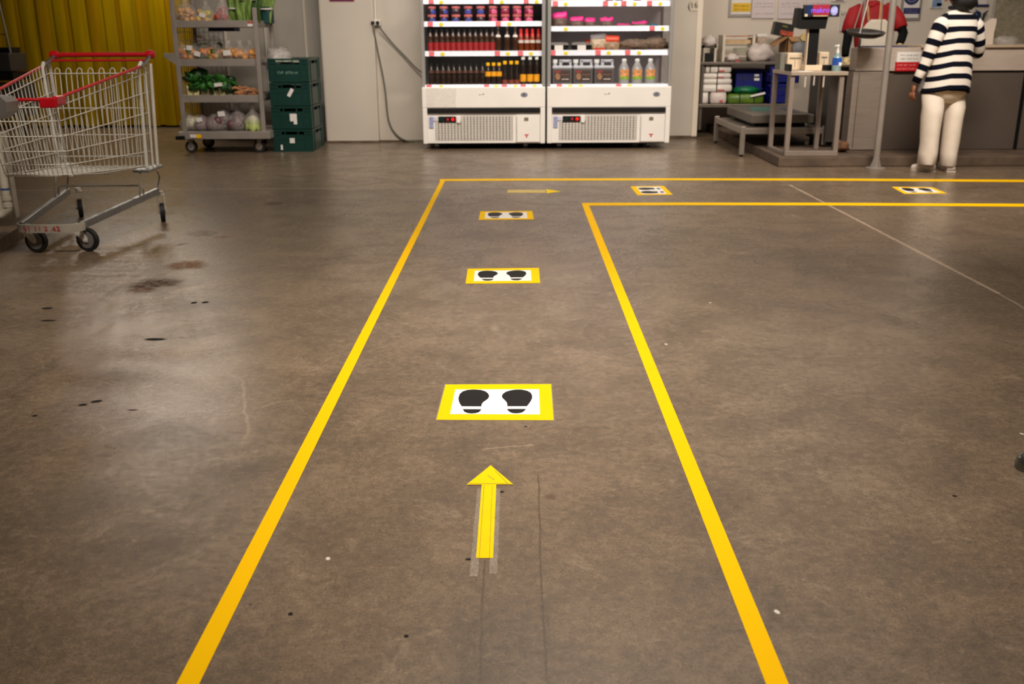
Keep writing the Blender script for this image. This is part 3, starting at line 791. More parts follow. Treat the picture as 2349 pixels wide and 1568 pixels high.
def bundle(pxx, Y, z, w, h, m, label, lab=None, seed=1, tilt=0.0):
    c = at(pxx, 40, Y); t = thing('vegetable_bundle', label, 'vegetables', (c.x, Y, z))
    rr = random.Random(seed)
    for i in range(7):
        a = (i - 3)/3
        b = B(); x = a*w*.38
        b.sweep([(x*.8, rr.uniform(-.02, .02), 0), (x, rr.uniform(-.03, .03), h*.4), (x*1.25 + tilt*h, rr.uniform(-.03, .02), h*.8), (x*1.4 + tilt*h*1.2, rr.uniform(-.03, .0), h*1.15)], [w*.10, w*.13, (w*.14, w*.05), .006], 7)
        build('stalk', b, m, t, True, False)
    build('band', B().lathe([(w*.46, 0), (w*.48, .006), (w*.46, .014)], 14, (tilt*h*.3, 0, h*.38)), PAPER, t, world=False) if lab is None else build('price_label', B().box((tilt*h*.6, -.06, h*.74), (.055, .004, .075)), PAPER, t, world=False)
    return t
bundle(541, YB, SH[0], .14, .34, LEEK, 'green leek bunch left of the two white-labelled ones on the top rack shelf', None, 3)
bundle(561, YB - .06, SH[0], .15, .34, LEEK, 'first white-labelled leek bunch on the top rack shelf', 1, 4, .05)
bundle(583, YB - .02, SH[0], .14, .34, LEEKD, 'second white-labelled leek bunch beside the right front post', 1, 5, .1)
bundle(603, YB + .25, SH[0], .2, .34, LEEK, 'broad leafy green bunch behind the right front post', None, 6, .1)
tag(build('teal_box', B().bb(at(606, 40, 10.45).x, at(622, 40, 10.45).x, 10.35, 10.58, SH[0], SH[0] + .16, .005), mat('teal_plastic', (10, 62, 60), .5, 0, .1, 9)), 'dark teal box at the right rear corner of the top rack shelf', 'box')
# second shelf: bags of fruit, with a tray and tub hung behind
fruit = [(424, TOM, 'bag of deep orange tomatoes at the left end of the second rack shelf', .15, None), (446, ONI, 'bag of orange fruit with a tilted white label on the second rack shelf', .15, (-.1, .8, .055, .045)),
         (472, TOM, 'bag of fruit with a low white label, third along the second rack shelf', .15, (-.6, .45, .06, .045)), (499, ONI, 'bag of golden fruit in the middle of the second rack shelf', .15, None),
         (526, ONI, 'bag of golden onions with a big white label on the second rack shelf', .16, (.1, .5, .075, .05)), (552, ONI, 'bag of onions with a loose film top on the second rack shelf', .16, None), (575, ONI, 'bag of small onions beside the right front post', .14, None)]
for i, (pxx, m, lab, w, stk) in enumerate(fruit):
    bag(pxx, 134, 10.10, w*1.12, .16, .19, (m, 'fruit'), lab, n=14, ir=.032, flm=FILMC, sticker=stk, zz=SH[1], seed=20 + i, twist=i in (4, 5, 6), imat2=GRN if i in (1, 2, 3) else None, group='fruit bags on the second rack shelf')
bag(462, 120, 10.34, .2, .26, .16, (GRN, 'pepper'), 'bag of green peppers standing behind the orange fruit bags', n=9, ir=.036, flm=FILMC, zz=SH[1], seed=41, imat2=TOM, sticker=(.2, .85, .05, .04))
bag(495, 120, 10.36, .2, .24, .16, (GRN, 'pepper'), 'second bag of peppers behind the fruit, nearer the middle', n=8, ir=.036, flm=FILMC, zz=SH[1], seed=43, imat2=ONI)
yb2 = 10.5
tag(build('blue_tray', B().bb(at(488, 68, yb2).x, at(547, 68, yb2).x, 10.34, 10.56, zat(72, yb2), zat(64, yb2), .004), mat('navy_tray', (26, 34, 92), .5, 0, .1, 9)), 'dark blue tray tucked under the top rack shelf', 'tray')
tag(build('white_tub', B().lathe([(.055, 0), (.07, .02), (.075, .10), (.08, .11), (.001, .112)], 18, (at(503, 90, 10.46).x, 10.46, SH[1])), mat('milky_tub', (206, 198, 184), .4, 0, .1, 9), smooth=True), 'milky white tub behind the fruit bags under the blue tray', 'tub')
tag(build('teal_cup', B().lathe([(.022, 0), (.03, .1), (.026, .1), (.001, .01)], 12, (at(567, 90, 10.5).x, 10.5, SH[1])), mat('teal_cup_plastic', (34, 132, 126), .4, 0, .1, 9), smooth=True), 'small teal cup at the back of the second rack shelf', 'cup')
# third shelf: leafy greens and roots
def greens(pxx, Y, w, h, label, seed, stk=False, dark=False):
    c = at(pxx, 200, Y); t = thing('leafy_greens', label, 'vegetables', (c.x, Y, SH[2]), 'leafy greens on the third rack shelf')
    rr = random.Random(seed)
    for i in range(5):
        a = (i - 2)/2
        build('stem', B().sweep([(a*w*.22, rr.uniform(-.03, .03), .006), (a*w*.3, rr.uniform(-.03, .02), h*.45)], [.014, .009], 6), STEM, t, True, False)
    for i in range(20):
        x, y, z = rr.uniform(-w*.45, w*.45), rr.uniform(-.08, .06), rr.uniform(h*.34, h*.95)
        b = B(); b.blob((0, 0, 0), (rr.uniform(.035, .055), .012, rr.uniform(.03, .05)), 8, 6, .35, 3, i + seed)
        M = Matrix.Rotation(rr.uniform(-.8, .8), 4, 'X') @ Matrix.Rotation(rr.uniform(-1.2, 1.2), 4, 'Y') @ Matrix.Rotation(rr.uniform(-.9, .9), 4, 'Z')
        for v in b.bm.verts: v.co = M @ v.co + Vector((x*(1 - .3*z/h), y, z))
        build('leaf', b, LEAFD if (dark and i % 2) or i % 4 == 3 else LEAF, t, 'all', False)
    if stk: build('price_label', B().box((.02, -.10, h*.62), (.08, .004, .035), rot=Matrix.Rotation(-.1, 3, 'Y')), PAPER, t, world=False)
LEAFD = mat('deep_leaf', (22, 58, 16), .5, 0, .4, 14)
greens(443, 10.12, .20, .26, 'leftmost bunch of leafy greens on the third rack shelf', 3)
greens(473, 10.14, .18, .24, 'dark leafy bunch second from the left on the third rack shelf', 5, dark=True)
greens(503, 10.08, .18, .20, 'leafy bunch with a white label on the third rack shelf', 7, True)
greens(531, 10.14, .14, .19, 'rightmost leafy bunch next to the brown roots', 9, dark=True)
ROOT = mat('brown_ginger', (170, 116, 74), .7, 0, .3, 20)
t = thing('root_bundle', 'pile of brown finger-like roots at the right of the third rack shelf', 'vegetables', (at(568, 200, 10.12).x, 10.12, SH[2]))
rr = random.Random(4)
for i in range(16):
    z = .018 + .022*(i//4); a = rr.uniform(-.5, .5)
    ln = .13 - .02*(i//4); x = rr.uniform(-.08, .08) - .012*(i//4); y = -.08 + .05*(i % 4)
    build('root', B().sweep([(x - ln/2*math.cos(a), y - ln/2*math.sin(a), z), (x, y, z + .01), (x + ln/2*math.cos(a), y + ln/2*math.sin(a), z - .004)], [.009, .014, .008], 7), ROOT, t, True, False)
# deck: purple and white vegetables in film
AUB = mat('pinkish_purple_veg', (104, 68, 70), .4, 0, .3, 10); CAU = mat('cauliflower', (222, 214, 176), .6, 0, .15, 30, .4)
for i, (pxx, w, h, lab, stk, im) in enumerate(((438, .18, .15, 'leftmost bag of pale vegetables on the rack deck', None, CAU), (464, .17, .15, 'bag of purple vegetables with a white label second from the left on the deck', (.2, .75, .06, .04), AUB),
         (494, .18, .16, 'bag of purple vegetables third along the rack deck', None, AUB), (517, .20, .22, 'bag with a pink and white label in the middle of the deck', (.1, .75, .07, .05), AUB), (548, .17, .2, 'bag of purple vegetables left of the cauliflower', None, AUB))):
    bag(pxx, 300, 10.12 + (.06 if i in (3,) else 0), w*1.12, h, .24, (im, 'vegetable'), lab, n=7, ir=.052, zz=SH[3], seed=60 + i, sticker=stk, group='bagged vegetables on the rack deck', twist=i > 3)
t = thing('cauliflower', 'bagged white cauliflower with green leaves at the right of the rack deck', 'vegetable', (at(583, 300, 10.08).x, 10.08, SH[3]))
build('head', B().blob((0, 0, .075), (.075, .07, .07), 16, 12, .25, 6, 2), CAU, t, 'all', False)
for a in range(6):
    an = a*PI/3; b = B(); b.blob((0, 0, 0), (.05, .012, .06), 8, 6, .2, 3, a)
    M = Matrix.Rotation(an, 4, 'Z')
    for v in b.bm.verts: v.co = M @ (v.co + Vector((0, -.078, .05)))
    build('leaf', b, mat('pale_green_leaf', (176, 190, 110), .5, 0, .25, 14), t, 'all', False)
b = B(); b.loft([[Vector((s*.095*math.cos(a), s*.09*math.sin(a), z)) for a in [2*PI*j/14 for j in range(14)]] for s, z in ((.9, 0), (1.05, .08), (.8, .15), (.3, .19), (.2, .22), (.35, .27))])
build('film', b, FILM, t, 'all', False)

# ------------------------------------------------------------------ green crates
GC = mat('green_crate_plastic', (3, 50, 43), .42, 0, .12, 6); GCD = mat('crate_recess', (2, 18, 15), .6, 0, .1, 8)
GCL = mat('crate_print', (150, 160, 140), .6, 0, .2, 30)
ca, cb = gz(630, 348), gz(718, 348)
cwx = cb.x - ca.x; cdy = .60; HT = (at(630, 133, ca.y).z)/4
def crate(z, label, k):
    t = thing('green_crate', label, 'crate', (ca.x, ca.y, z), 'stacked green crates')
    b = B(); w, d, h = cwx, cdy, HT - .006; th = .012
    b.bb(0, w, 0, d, 0, .012)
    # walls with hand slots left open
    def wall(p, q, fx):
        (x0, y0), (x1, y1) = p, q
        L_ = max(abs(x1-x0), abs(y1-y0))
        def seg(a0, a1, z0, z1):
            if fx: b.bb(x0 + a0, x0 + a1, y0, y0 + th, z0, z1)
            else: b.bb(x0, x0 + th, y0 + a0, y0 + a1, z0, z1)
        seg(0, L_, 0, h*.76); seg(0, L_, h*.9, h)
        for i in range(4):
            a = L_*(.0, .38 - .09, .62 - .0, .80)[i]; e = L_*(.22, .32, .66, 1.0)[i]
            seg(a, e, h*.74, h*.92)
        for f in (0.02, .2, .82, .98):           # upright ribs
            if fx: b.bb(x0 + L_*f - .008, x0 + L_*f + .008, y0 - .007 if y0 < d/2 else y0 + th, y0 if y0 < d/2 else y0 + th + .007, 0, h)
            else: b.bb(x0 - .007 if x0 < w/2 else x0 + th, x0 if x0 < w/2 else x0 + th + .007, y0 + L_*f - .008, y0 + L_*f + .008, 0, h)
    wall((0, 0), (w, 0), True); wall((0, d - th), (w, d - th), True); wall((0, 0), (0, d), False); wall((w - th, 0), (w - th, d), False)
    b.bb(-.004, w + .004, -.008, d + .004, h - .022, h - .004); b.bb(-.003, w + .003, -.006, d + .003, .0, .016)
    b.bb(.03, w - .03, -.004, 0, h*.54, h*.58)
    build('body', b, GC, t, world=False)
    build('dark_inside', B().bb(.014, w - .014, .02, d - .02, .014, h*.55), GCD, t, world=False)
    if k == 0:
        for f, e in ((.2, .36), (.38, .6), (.63, .78)): build('pale_slot', B().bb(w*f, w*e, -.0085, -.0075, h*.86, h*.93), GCL, t, world=False, label='pale printed bar')
        words('printed_text', 2, .035, (ca.x + w*.47, ca.y - .0008, z + h*.40), w*.55, mat('faint_print', (96, 128, 112), .6, 0, .3, 40), t, 3)
    else:
        q = [None, (w*.52, h*.56, .035, .085, .55), (w*.55, h*.5, .07, .075, 0), (w*.48, h*.5, .05, .05, 0)][k]
        build('white_label', B().box((q[0], -.0065, q[1]), (q[2], .003, q[3]), rot=Matrix.Rotation(q[4], 3, 'Y')), PAPER, t, world=False)
        if k == 2: build('white_label', B().box((q[0] + .018, -.0066, q[1] - .05), (.034, .003, .035)), PAPER, t, world=False)
        if k == 3: build('white_label', B().box((w*.2, -.0066, h*.2), (.02, .003, .05)), PAPER, t, world=False)
for k, lab in enumerate(('top green crate of the stack, with pale print', 'green crate second from the top, with a slanted white label', 'green crate third from the top, with a square white label', 'bottom green crate of the stack, standing on the floor')):
    crate((3 - k)*HT, lab, k)
b = B(); b.blob((ca.x + .06, ca.y + .22, 4*HT - .03), (.13, .2, .13), 14, 10, .5, 3, 4)
tag(build('plastic_wrap', b, film('cloudy_wrap', (214, 206, 200), .6, .2), smooth='all'), 'crumpled clear plastic wrap lying in the top green crate', 'wrap')

# ------------------------------------------------------------------ socket, conduit and cables on the white wall
JW = mat('white_socket_plastic', (214, 204, 190), .45, 0, .05, 10)
y0 = 10.99
s0, s1 = at(853, 59, y0), at(874, 45, y0)
so = thing('socket_box', 'white double socket box on the back wall left of the coolers', 'socket', ((s0.x+s1.x)/2, y0, (s0.z+s1.z)/2))
build('box', B().bb(s0.x, s1.x, y0 - .045, y0 + .005, s0.z, s1.z, .006), JW, so)
for pxx in (857, 868):
    q = at(pxx, 52, y0)
    build('plug', B().bb(q.x - .016, q.x + .016, y0 - .085, y0 - .04, q.z - .018, q.z + .014, .005), BLACKP, so)
q = at(861, 20, y0)
tag(build('conduit', B().cyl((q.x, y0 - .014, s1.z - .003), (q.x, y0 - .014, 4.15), .013, n=10), JW, smooth=True), 'white conduit pipe running up the wall from the socket box', 'pipe')
CABL = mat('grey_cable', (104, 102, 88), .5, 0, .08, 20)
def cable(pl, label, last=None):
    pts = [at(x, y, Y) for x, y, Y in pl]
    c = bpy.data.curves.new('cable', 'CURVE'); c.dimensions = '3D'; c.bevel_depth = .0085; c.bevel_resolution = 3; c.resolution_u = 8; c.use_fill_caps = True
    sp = c.splines.new('NURBS'); sp.points.add(len(pts) - 1); sp.use_endpoint_u = True; sp.order_u = 4
    for s, p in zip(sp.points, pts): s.co = (p.x, p.y, p.z, 1)
    c.materials.append(CABL)
    o = bpy.data.objects.new('power_cable', c); COL.objects.link(o); tag(o, label, 'cable', 'cables from the socket'); return o
cable([(856, 55, 10.90), (857, 70, 10.91), (861, 88, 10.95), (868, 125, 10.965), (878, 170, 10.97), (885, 215, 10.975), (888, 260, 10.975), (893, 285, 10.975), (905, 306, 10.975), (925, 322, 10.97), (945, 325.5, 10.965), (985, 325, 10.97)], 'grey cable hanging from the socket down to the floor')
cable([(867, 55, 10.90), (870, 62, 10.91), (890, 88, 10.95), (910, 110, 10.96), (935, 135, 10.95), (955, 158, 10.93), (972, 170, 10.90), (990, 172, 10.88)], 'grey cable running diagonally from the socket to the cooler side')
q0, q1 = at(756, 3.5, 10.93), at(812, -12, 10.93)
sg = thing('wall_notice', 'notice with a red and blue bottom edge high on the white wall block', 'sign', (q0.x, 10.925, q0.z))
build('backing', B().bb(q0.x, q1.x, 10.922, 10.932, q0.z, q0.z + .2), mat('notice_red', (150, 30, 44), .5, 0, .1, 9), sg)
build('blue_field', B().bb(q0.x + .01, q1.x - .01, 10.918, 10.924, q0.z + .009, q0.z + .19), mat('notice_blue', (40, 44, 96), .5, 0, .1, 9), sg)

# ------------------------------------------------------------------ two open display coolers
YC = 10.2
DEPTH = .77
def zc(y, Y=YC, x=1254): return at(x, y, Y).z
INT_D = mat('cooler_dark_liner', (74, 72, 70), .5, 0, .08, 4)
INT_L = mat('cooler_pale_liner', (186, 174, 172), .5, 0, .05, 4)
SIDEG = mat('cooler_side_grey', (150, 146, 142), .4, .2, .05, 5)
RAIL = mat('price_rail_white', (216, 219, 230), .3, 0, .02, 6)
TAGR = mat('pink_red_ticket', (226, 110, 116), .5, 0, .25, 90)
TAGY = mat('yellow_ticket', (232, 212, 40), .5, 0, .12, 60)
GLS = film('side_glass', (120, 140, 132), .25, .1)
BUMP = mat('black_bumper', (24, 22, 22), .35, 0, .1, 9)
HOLE = mat('grille_shadow', (70, 62, 54), .8, 0, .08, 9)
LEDM = mat('led_strip', (255, 252, 246), .4, 0, .01, 5, emit=6.0)
def cooler(pxl, pxr, label, liner, rails, tags, tilt_logo):
    x0, x1 = at(pxl, 262, YC).x, at(pxr, 262, YC).x
    w = x1 - x0; cxm = (x0 + x1)/2
    t = thing('display_cooler', label, 'cooler', (cxm, YC + DEPTH/2, 0), 'open display coolers')
    zb, zt_, ztop = zc(328), zc(199), 2.02
    # white base cabinet with a slightly proud upper front
    build('base', B().bb(x0, x1, YC + .008, YC + DEPTH, zb, zt_, .008), WHITEP, t)
    ua, ub = zc(259), zt_
    build('front_panel', B().bb(x0, x1, YC - .012, YC + .02, zc(246), ub, .006), WHITEP, t)
    for a, e in ((x0, x0 + .05), (x1 - .05, x1)):
        build('corner_trim', B().bb(a, e, YC - .010, YC + .03, zb - .002, zc(246), .008), WHITEP, t)
    build('bumper_strip', B().bb(x0 + .05, x1 - .05, YC - .020, YC + .01, zc(258.5), zc(246.5), .005), BUMP, t)
    # perforated grille: white lattice over a shaded plate
    gx0, gx1, gz0, gz1 = x0 + .127, x0 + .127 + .795, zc(321), zc(265.5)
    gt = build('grille', B().bb(gx0, gx1, YC + .004, YC + .009, gz0, gz1), HOLE, t)
    b = B(); nx, nz_ = 24, 14; px_, pz_ = (gx1-gx0)/nx, (gz1-gz0)/nz_
    for i in range(nx):
        for k in range(nz_):
            if k >= nz_ - 3 and i < 8: continue
            b.bb(gx0 + px_*(i + .10), gx0 + px_*(i + .90), YC + .002, YC + .0065, gz0 + pz_*(k + .19), gz0 + pz_*(k + .81))
    b.bb(gx0 - .001, gx0 + px_*8, YC + .002, YC + .0065, gz0 + pz_*(nz_-3), gz1 + .001)
    build('lattice', b, mat('grille_white', (238, 230, 220), .4, 0, .03, 6), gt, kind='stuff')
    build('service_panel', B().bb(x0 + .955, x1 - .055, YC - .004, YC + .01, zb + .012, zc(262.5), .003), WHITEP, t)
    build('louvre_slot', B().bb(x0 + .962, x0 + .966, YC - .006, YC, zb + .02, zc(268)), HOLE, t)
    cp = build('control_panel', B().bb(x0 + .160, x0 + .340, YC - .012, YC + .004, zc(279), zc(266), .003), BLACKP, t)
    build('red_lamp', B().lathe([(.001, -.017), (.015, -.016), (.016, -.010)], 12, (x0 + .308, YC, zc(272.5)), 'Y'), LEDRED, cp)
    build('red_digit', B().bb(x0 + .244, x0 + .268, YC - .0135, YC - .011, zc(275.5), zc(269.5)), mat('dim_red', (150, 20, 40), .5, 0, .1, 30, emit=.25), cp)
    build('green_display', B().bb(x0 + .170, x0 + .220, YC - .0135, YC - .011, zc(276), zc(269)), mat('dim_green', (10, 46, 40), .3, 0, .2, 30), cp)
    build('thermostat', B().bb(x0 + .348, x0 + .385, YC - .018, YC + .004, zc(281), zc(265.5), .006), WHITEP, t)
    st = mat('blue_grey_sticker', (150, 156, 190), .5, 0, .25, 60)
    build('sticker', B().bb(x0 + .066, x0 + .108, YC - .006, YC + .009, zc(292), zc(267)), st, t)
    build('sticker', B().bb(x0 + .108, x0 + .150, YC - .006, YC + .009, zc(276), zc(267)), mat('lilac_sticker', (206, 200, 216), .5, 0, .15, 60), t)
    build('badge', B().bb(x1 - .215, x1 - .172, YC - .0075, YC, zc(277), zc(269)), mat('olive_badge', (138, 124, 106), .4, .2, .2, 80), t)
    qx = x1 - .19; zz = zc(311.5)
    build('red_emblem', B().prism([(qx - .024, YC - .006, zz + .017), (qx + .024, YC - .006, zz + .017), (qx + .020, YC - .006, zz + .008), (qx + .007, YC - .006, zz + .006), (qx + .007, YC - .006, zz - .016), (qx - .007, YC - .006, zz - .016), (qx - .007, YC - .006, zz + .006), (qx - .020, YC - .006, zz + .008)], (0, .003, 0)), mat('red_print', (190, 50, 52), .5, 0, .1, 30), t)
    lo = Vector((x1 - tilt_logo, YC - .0145, zc(217)))
    build('oval_badge', B().prism([lo + Vector((.036*math.cos(a), 0, .024*math.sin(a))) for a in [2*PI*j/22 for j in range(22)]], (0, .005, 0)), mat('grey_badge', (142, 144, 156), .35, .3, .15, 60), t)
    text('badge_letter', 'A', .034, lo + Vector((0, -.001, 0)), FRONT, mat('badge_blue', (52, 60, 84), .4, 0, .1, 20), t, sx=1.3)
    words('maker_mark', 1, .016, (cxm - .02, YC - .0125, zc(216)), .06, mat('print_grey', (110, 104, 100), .5, 0, .1, 20), t, 2)
    # casters
    for dx, dy in ((.13, .10), (w - .20, .10), (.13, DEPTH - .1), (w - .20, DEPTH - .1)):
        cf = build('caster_fork', B().bb(x0 + dx - .02, x0 + dx + .02, YC + dy - .02, YC + dy + .02, .03, zb + .004), GALV, t)
        build('caster_wheel', B().lathe([(.004, -.012), (.029, -.012), (.031, 0), (.029, .012), (.004, .012)], 16, (x0 + dx, YC + dy + .015, .031), 'Y'), DRUBBER, cf, True)
    build('underside', B().bb(x0 + .04, x1 - .04, YC + .05, YC + DEPTH - .03, zb - .012, zb + .002), BLACKP, t)
    # upper case
    build('back_liner', B().bb(x0 + .02, x1 - .02, YC + .62, YC + .66, zt_, ztop), liner, t)
    build('back_case', B().bb(x0, x1, YC + .66, YC + DEPTH, zt_, ztop), WHITEP, t)
    for s, a in ((1, x0), (-1, x1)):
        build('side_post', B().bb(min(a, a + s*.035), max(a, a + s*.035), YC + .03, YC + .09, zt_, ztop, .006), SIDEG, t)
        build('side_glass', B().bb(min(a + s*.010, a + s*.018), max(a + s*.010, a + s*.018), YC + .09, YC + .62, zt_, ztop), GLS, t)
        build('side_frame', B().bb(min(a, a + s*.03), max(a, a + s*.03), YC + .54, YC + .62, zt_, ztop), liner, t)
    cn = build('canopy', B().bb(x0, x1, YC - .02, YC + DEPTH, ztop, ztop + .16, .01), WHITEP, t)
    build('led_lamp', B().bb(x0 + .08, x1 - .08, YC + .04, YC + .07, ztop - .012, ztop), LEDM, cn)
    area('cooler_lamp', (cxm, YC + .06, ztop - .03), w - .1, .05, 9.5, (1.0, .97, 1.0), (math.radians(22), 0, 0))
    zs = []
    for k, (ya, yb_) in enumerate(rails):
        last = k == len(rails) - 1
        yr = YC + (.025 if last else .075)
        z1_, z0_ = at(1254, ya, yr).z, at(1254, yb_, yr).z
        sh = build('shelf', B().bb(x0 + .025, x1 - .025, yr + .012, YC + .60, z1_ - .028, z1_ - .012), mat('shelf_white', (214, 210, 206), .45, 0, .04, 6), t)
        b = B(); b.prism([(x0 + .03, yr, z0_), (x0 + .03, yr + .006, z0_), (x0 + .03, yr + .020, z1_), (x0 + .03, yr + .012, z1_)], (w - .06, 0, 0))
        build('price_rail', b, RAIL, sh)
        for pxx, kind in tags[k]:
            q = at(pxx, (ya+yb_)/2, yr); hw = .026 if kind == 'r' else .022
            b = B(); hgt = (z1_ - z0_)*.46
            zz = (z0_ + z1_)/2
            if kind == 'r': b.bb(q.x - hw, q.x + hw, yr - .004, yr + .003, zz - hgt, zz + hgt)
            else: b.prism([Vector((q.x + hw*math.cos(a), yr - .003, zz - .004 + min(hw*.8, hgt)*math.sin(a))) for a in [2*PI*j/12 for j in range(12)]], (0, .007, 0))
            build('ticket', b, TAGR if kind == 'r' else TAGY, sh)
        if k < 3: area('shelf_fill_lamp', (cxm, yr + .045, z0_ - .004), w - .14, .025, .45, (1.0, .97, 1.0), (math.radians(20), 0, 0))  # added fill under each shelf to brighten the stock, no fixture modelled
        zs.append((z1_ - .012, yr + .02))
    return t, x0, x1, zs
tagsL = [[(989, 'r'), (1012, 'y'), (1127, 'r'), (1151, 'y'), (1207, 'r'), (1231, 'y')], [(987, 'r'), (1012, 'y'), (1143, 'r'), (1168, 'y')], [(990, 'r'), (1015, 'y'), (1141, 'r'), (1165, 'y'), (1194, 'r'), (1218, 'y')], [(984, 'r'), (1012, 'y'), (1116, 'r'), (1138, 'y'), (1157, 'r'), (1182, 'y'), (1200, 'r'), (1226, 'y')]]
tagsR = [[(1274, 'r'), (1298, 'y'), (1389, 'r'), (1412, 'y'), (1431, 'r'), (1456, 'y'), (1490, 'r'), (1515, 'y')], [(1298, 'y'), (1496, 'r'), (1520, 'y')], [(1268, 'r'), (1298, 'y'), (1372, 'r'), (1396, 'y'), (1440, 'r'), (1466, 'y')], [(1283, 'r'), (1308, 'y'), (1332, 'y'), (1419, 'r'), (1444, 'y')]]
cL, xl0, xl1, ZL = cooler(969.5, 1250.5, 'left white open display cooler stocked with jars and dark bottles', INT_D, [(-2, 8), (48, 60), (116, 128), (193, 198.5)], tagsL, .215)
cR, xr0, xr1, ZR = cooler(1255, 1537.5, 'right white open display cooler stocked with jugs and pink packs', INT_L, [(2.5, 15), (60, 72), (115, 127.5), (193, 198.5)], tagsR, .15)
p_, q_ = at(979, 246, YC), at(1046, 201, YC)
build('protective_film', B().loft([[Vector((p_.x + (q_.x - p_.x)*i/8 + .012*noise.noise(Vector((i*.7, k, 2))), YC - .016 - .006*abs(noise.noise(Vector((i*.9, k*.8, 1)))), p_.z + (q_.z - p_.z)*k/4)) for i in range(9)] for k in range(5)], False, False), film('crinkled_film', (236, 230, 222), .35, .12), cL, True)
build('seam_strip', B().bb(xl1 + .001, xr0 - .001, YC + .04, YC + .6, .1, 2.0), mat('dark_seam', (40, 52, 50), .5, 0, .1, 5), cL)

# ---- stock
def bottle_proto(name, prof, glass, capm, cap, labm, lab, cat, label, group, neck=None):
    t = thing(name, label, cat, (0, 0, -5), group)
    build('body', B().lathe(prof, 14), glass, t, True, False)
    build('cap', B().lathe(cap, 12), capm, t, True, False)
    if lab:
        r, z0, z1_ = lab
        build('label_band', B().lathe([(r - .002, z0), (r, z0 + .001), (r, z1_ - .001), (r - .002, z1_)], 14), labm, t, True, False)
    if neck:
        r0, r1, z0, z1_, m = neck
        build('neck_band', B().lathe([(r0, z0), (r1, z1_), (r1 - .002, z1_ + .001)], 14), m, t, True, False)
    return t
GLB = mat('brown_sauce_glass', (62, 40, 28), .2, 0, .2, 12); GLD = mat('dark_soy_glass', (44, 32, 26), .25, 0, .2, 12)
LBR = mat('red_bottle_label', (150, 30, 34), .5, 0, .25, 30); LBY = mat('yellow_bottle_label', (226, 158, 24), .5, 0, .2, 30); CPY = mat('yellow_cap', (240, 184, 20), .4, 0, .08, 9)
CPW = mat('white_cap', (222, 222, 216), .4, 0, .05, 9); CPK = mat('black_cap', (22, 20, 18), .4, 0, .1, 9)
LBW = mat('pale_neck_label', (206, 196, 186), .5, 0, .2, 40); LBX = mat('dull_brown_label', (88, 58, 46), .5, 0, .25, 30); CPR = mat('red_cap', (200, 26, 26), .4, 0, .08, 9)
def row(proto, pxs, z, y, labf, group, jit=0.0):
    for i, pxx in enumerate(pxs):
        q = at(pxx, 120, y); p = (q.x, y + R.uniform(-jit, jit), z)
        o = proto if i == 0 else copy_thing(proto, p, labf(i), group)
        o.location = p; o['label'] = labf(i); o.rotation_euler = (0, 0, R.uniform(-.4, .4))
# middle shelf of the left cooler: twelve red-label bottles
z, y = ZL[2]; y += .07
hgt = (519 - 452)/228.
H_ = .215
p = bottle_proto('sauce_bottle', [(.004, 0), (.026, 0), (.029, .006), (.029, .11), (.024, .125), (.027, .145), (.022, .165), (.013, .185), (.012, .20)], GLB, CPK, [(.004, .196), (.0145, .196), (.0145, .222), (.004, .224)], LBR, (.0305, .012, .095), 'bottle', '-', 'red-label sauce bottles')
row(p, [988, 1001.5, 1014.5, 1027, 1040, 1053, 1066, 1079, 1091.5, 1104.5, 1117, 1130], z, y, lambda i: 'black-capped sauce bottle with red label, %s from the left on the lower middle shelf' % ORD[i], 'red-label sauce bottles')
p = bottle_proto('sauce_bottle', [(.004, 0), (.028, 0), (.031, .006), (.031, .13), (.022, .165), (.013, .19), (.012, .225)], GLB, mat('dark_brown_cap', (48, 30, 22), .4, 0, .1, 9), [(.004, .22), (.014, .22), (.014, .246), (.004, .248)], None, None, 'bottle', '-', 'pale-neck sauce bottles', (.0275, .0225, .145, .166, LBW))
row(p, [1143, 1163.5, 1182], z, y, lambda i: 'tall brown bottle with pale neck label, %s of three right of the red labels' % ORD[i], 'pale-neck sauce bottles')
CHI = mat('chilli_sauce', (112, 50, 22), .25, 0, .25, 14)
p = bottle_proto('sauce_bottle', [(.004, 0), (.026, 0), (.028, .006), (.028, .12), (.024, .145), (.015, .175), (.014, .19)], CHI, CPR, [(.004, .185), (.017, .185), (.015, .222), (.004, .226)], LBW, (.0285, .085, .115), 'bottle', '-', 'red-capped chilli bottles', (.0285, .017, .118, .178, CPR))
row(p, [1195, 1208.5, 1221.5, 1235.5], z, y, lambda i: 'red-capped chilli sauce bottle, %s of four at the right end of the shelf' % ORD[i], 'red-capped chilli bottles')
# bottom deck of the left cooler
z, y = ZL[3]; y += .06
p = bottle_proto('soy_bottle', [(.004, 0), (.025, 0), (.028, .006), (.028, .095), (.024, .108), (.028, .122), (.026, .15), (.016, .175), (.013, .19)], GLD, CPK, [(.004, .188), (.0145, .188), (.014, .212), (.004, .214)], LBX, (.0295, .122, .146), 'bottle', '-', 'dark soy bottles')
row(p, [988, 1002, 1015, 1028, 1040, 1053, 1066, 1079, 1092, 1106], z, y, lambda i: 'plain dark bottle with black cap, %s from the left on the cooler bottom deck' % ORD[i], 'dark soy bottles')
p = bottle_proto('soy_bottle', [(.004, 0), (.025, 0), (.028, .006), (.028, .13), (.02, .16), (.014, .185), (.013, .195)], GLD, CPY, [(.004, .192), (.019, .192), (.019, .222), (.004, .224)], LBY, (.0295, .088, .136), 'bottle', '-', 'yellow-label bottles')
row(p, [1119, 1132, 1144.5], z, y, lambda i: 'dark bottle with yellow cap and high yellow label, %s of three' % ORD[i], 'yellow-label bottles')
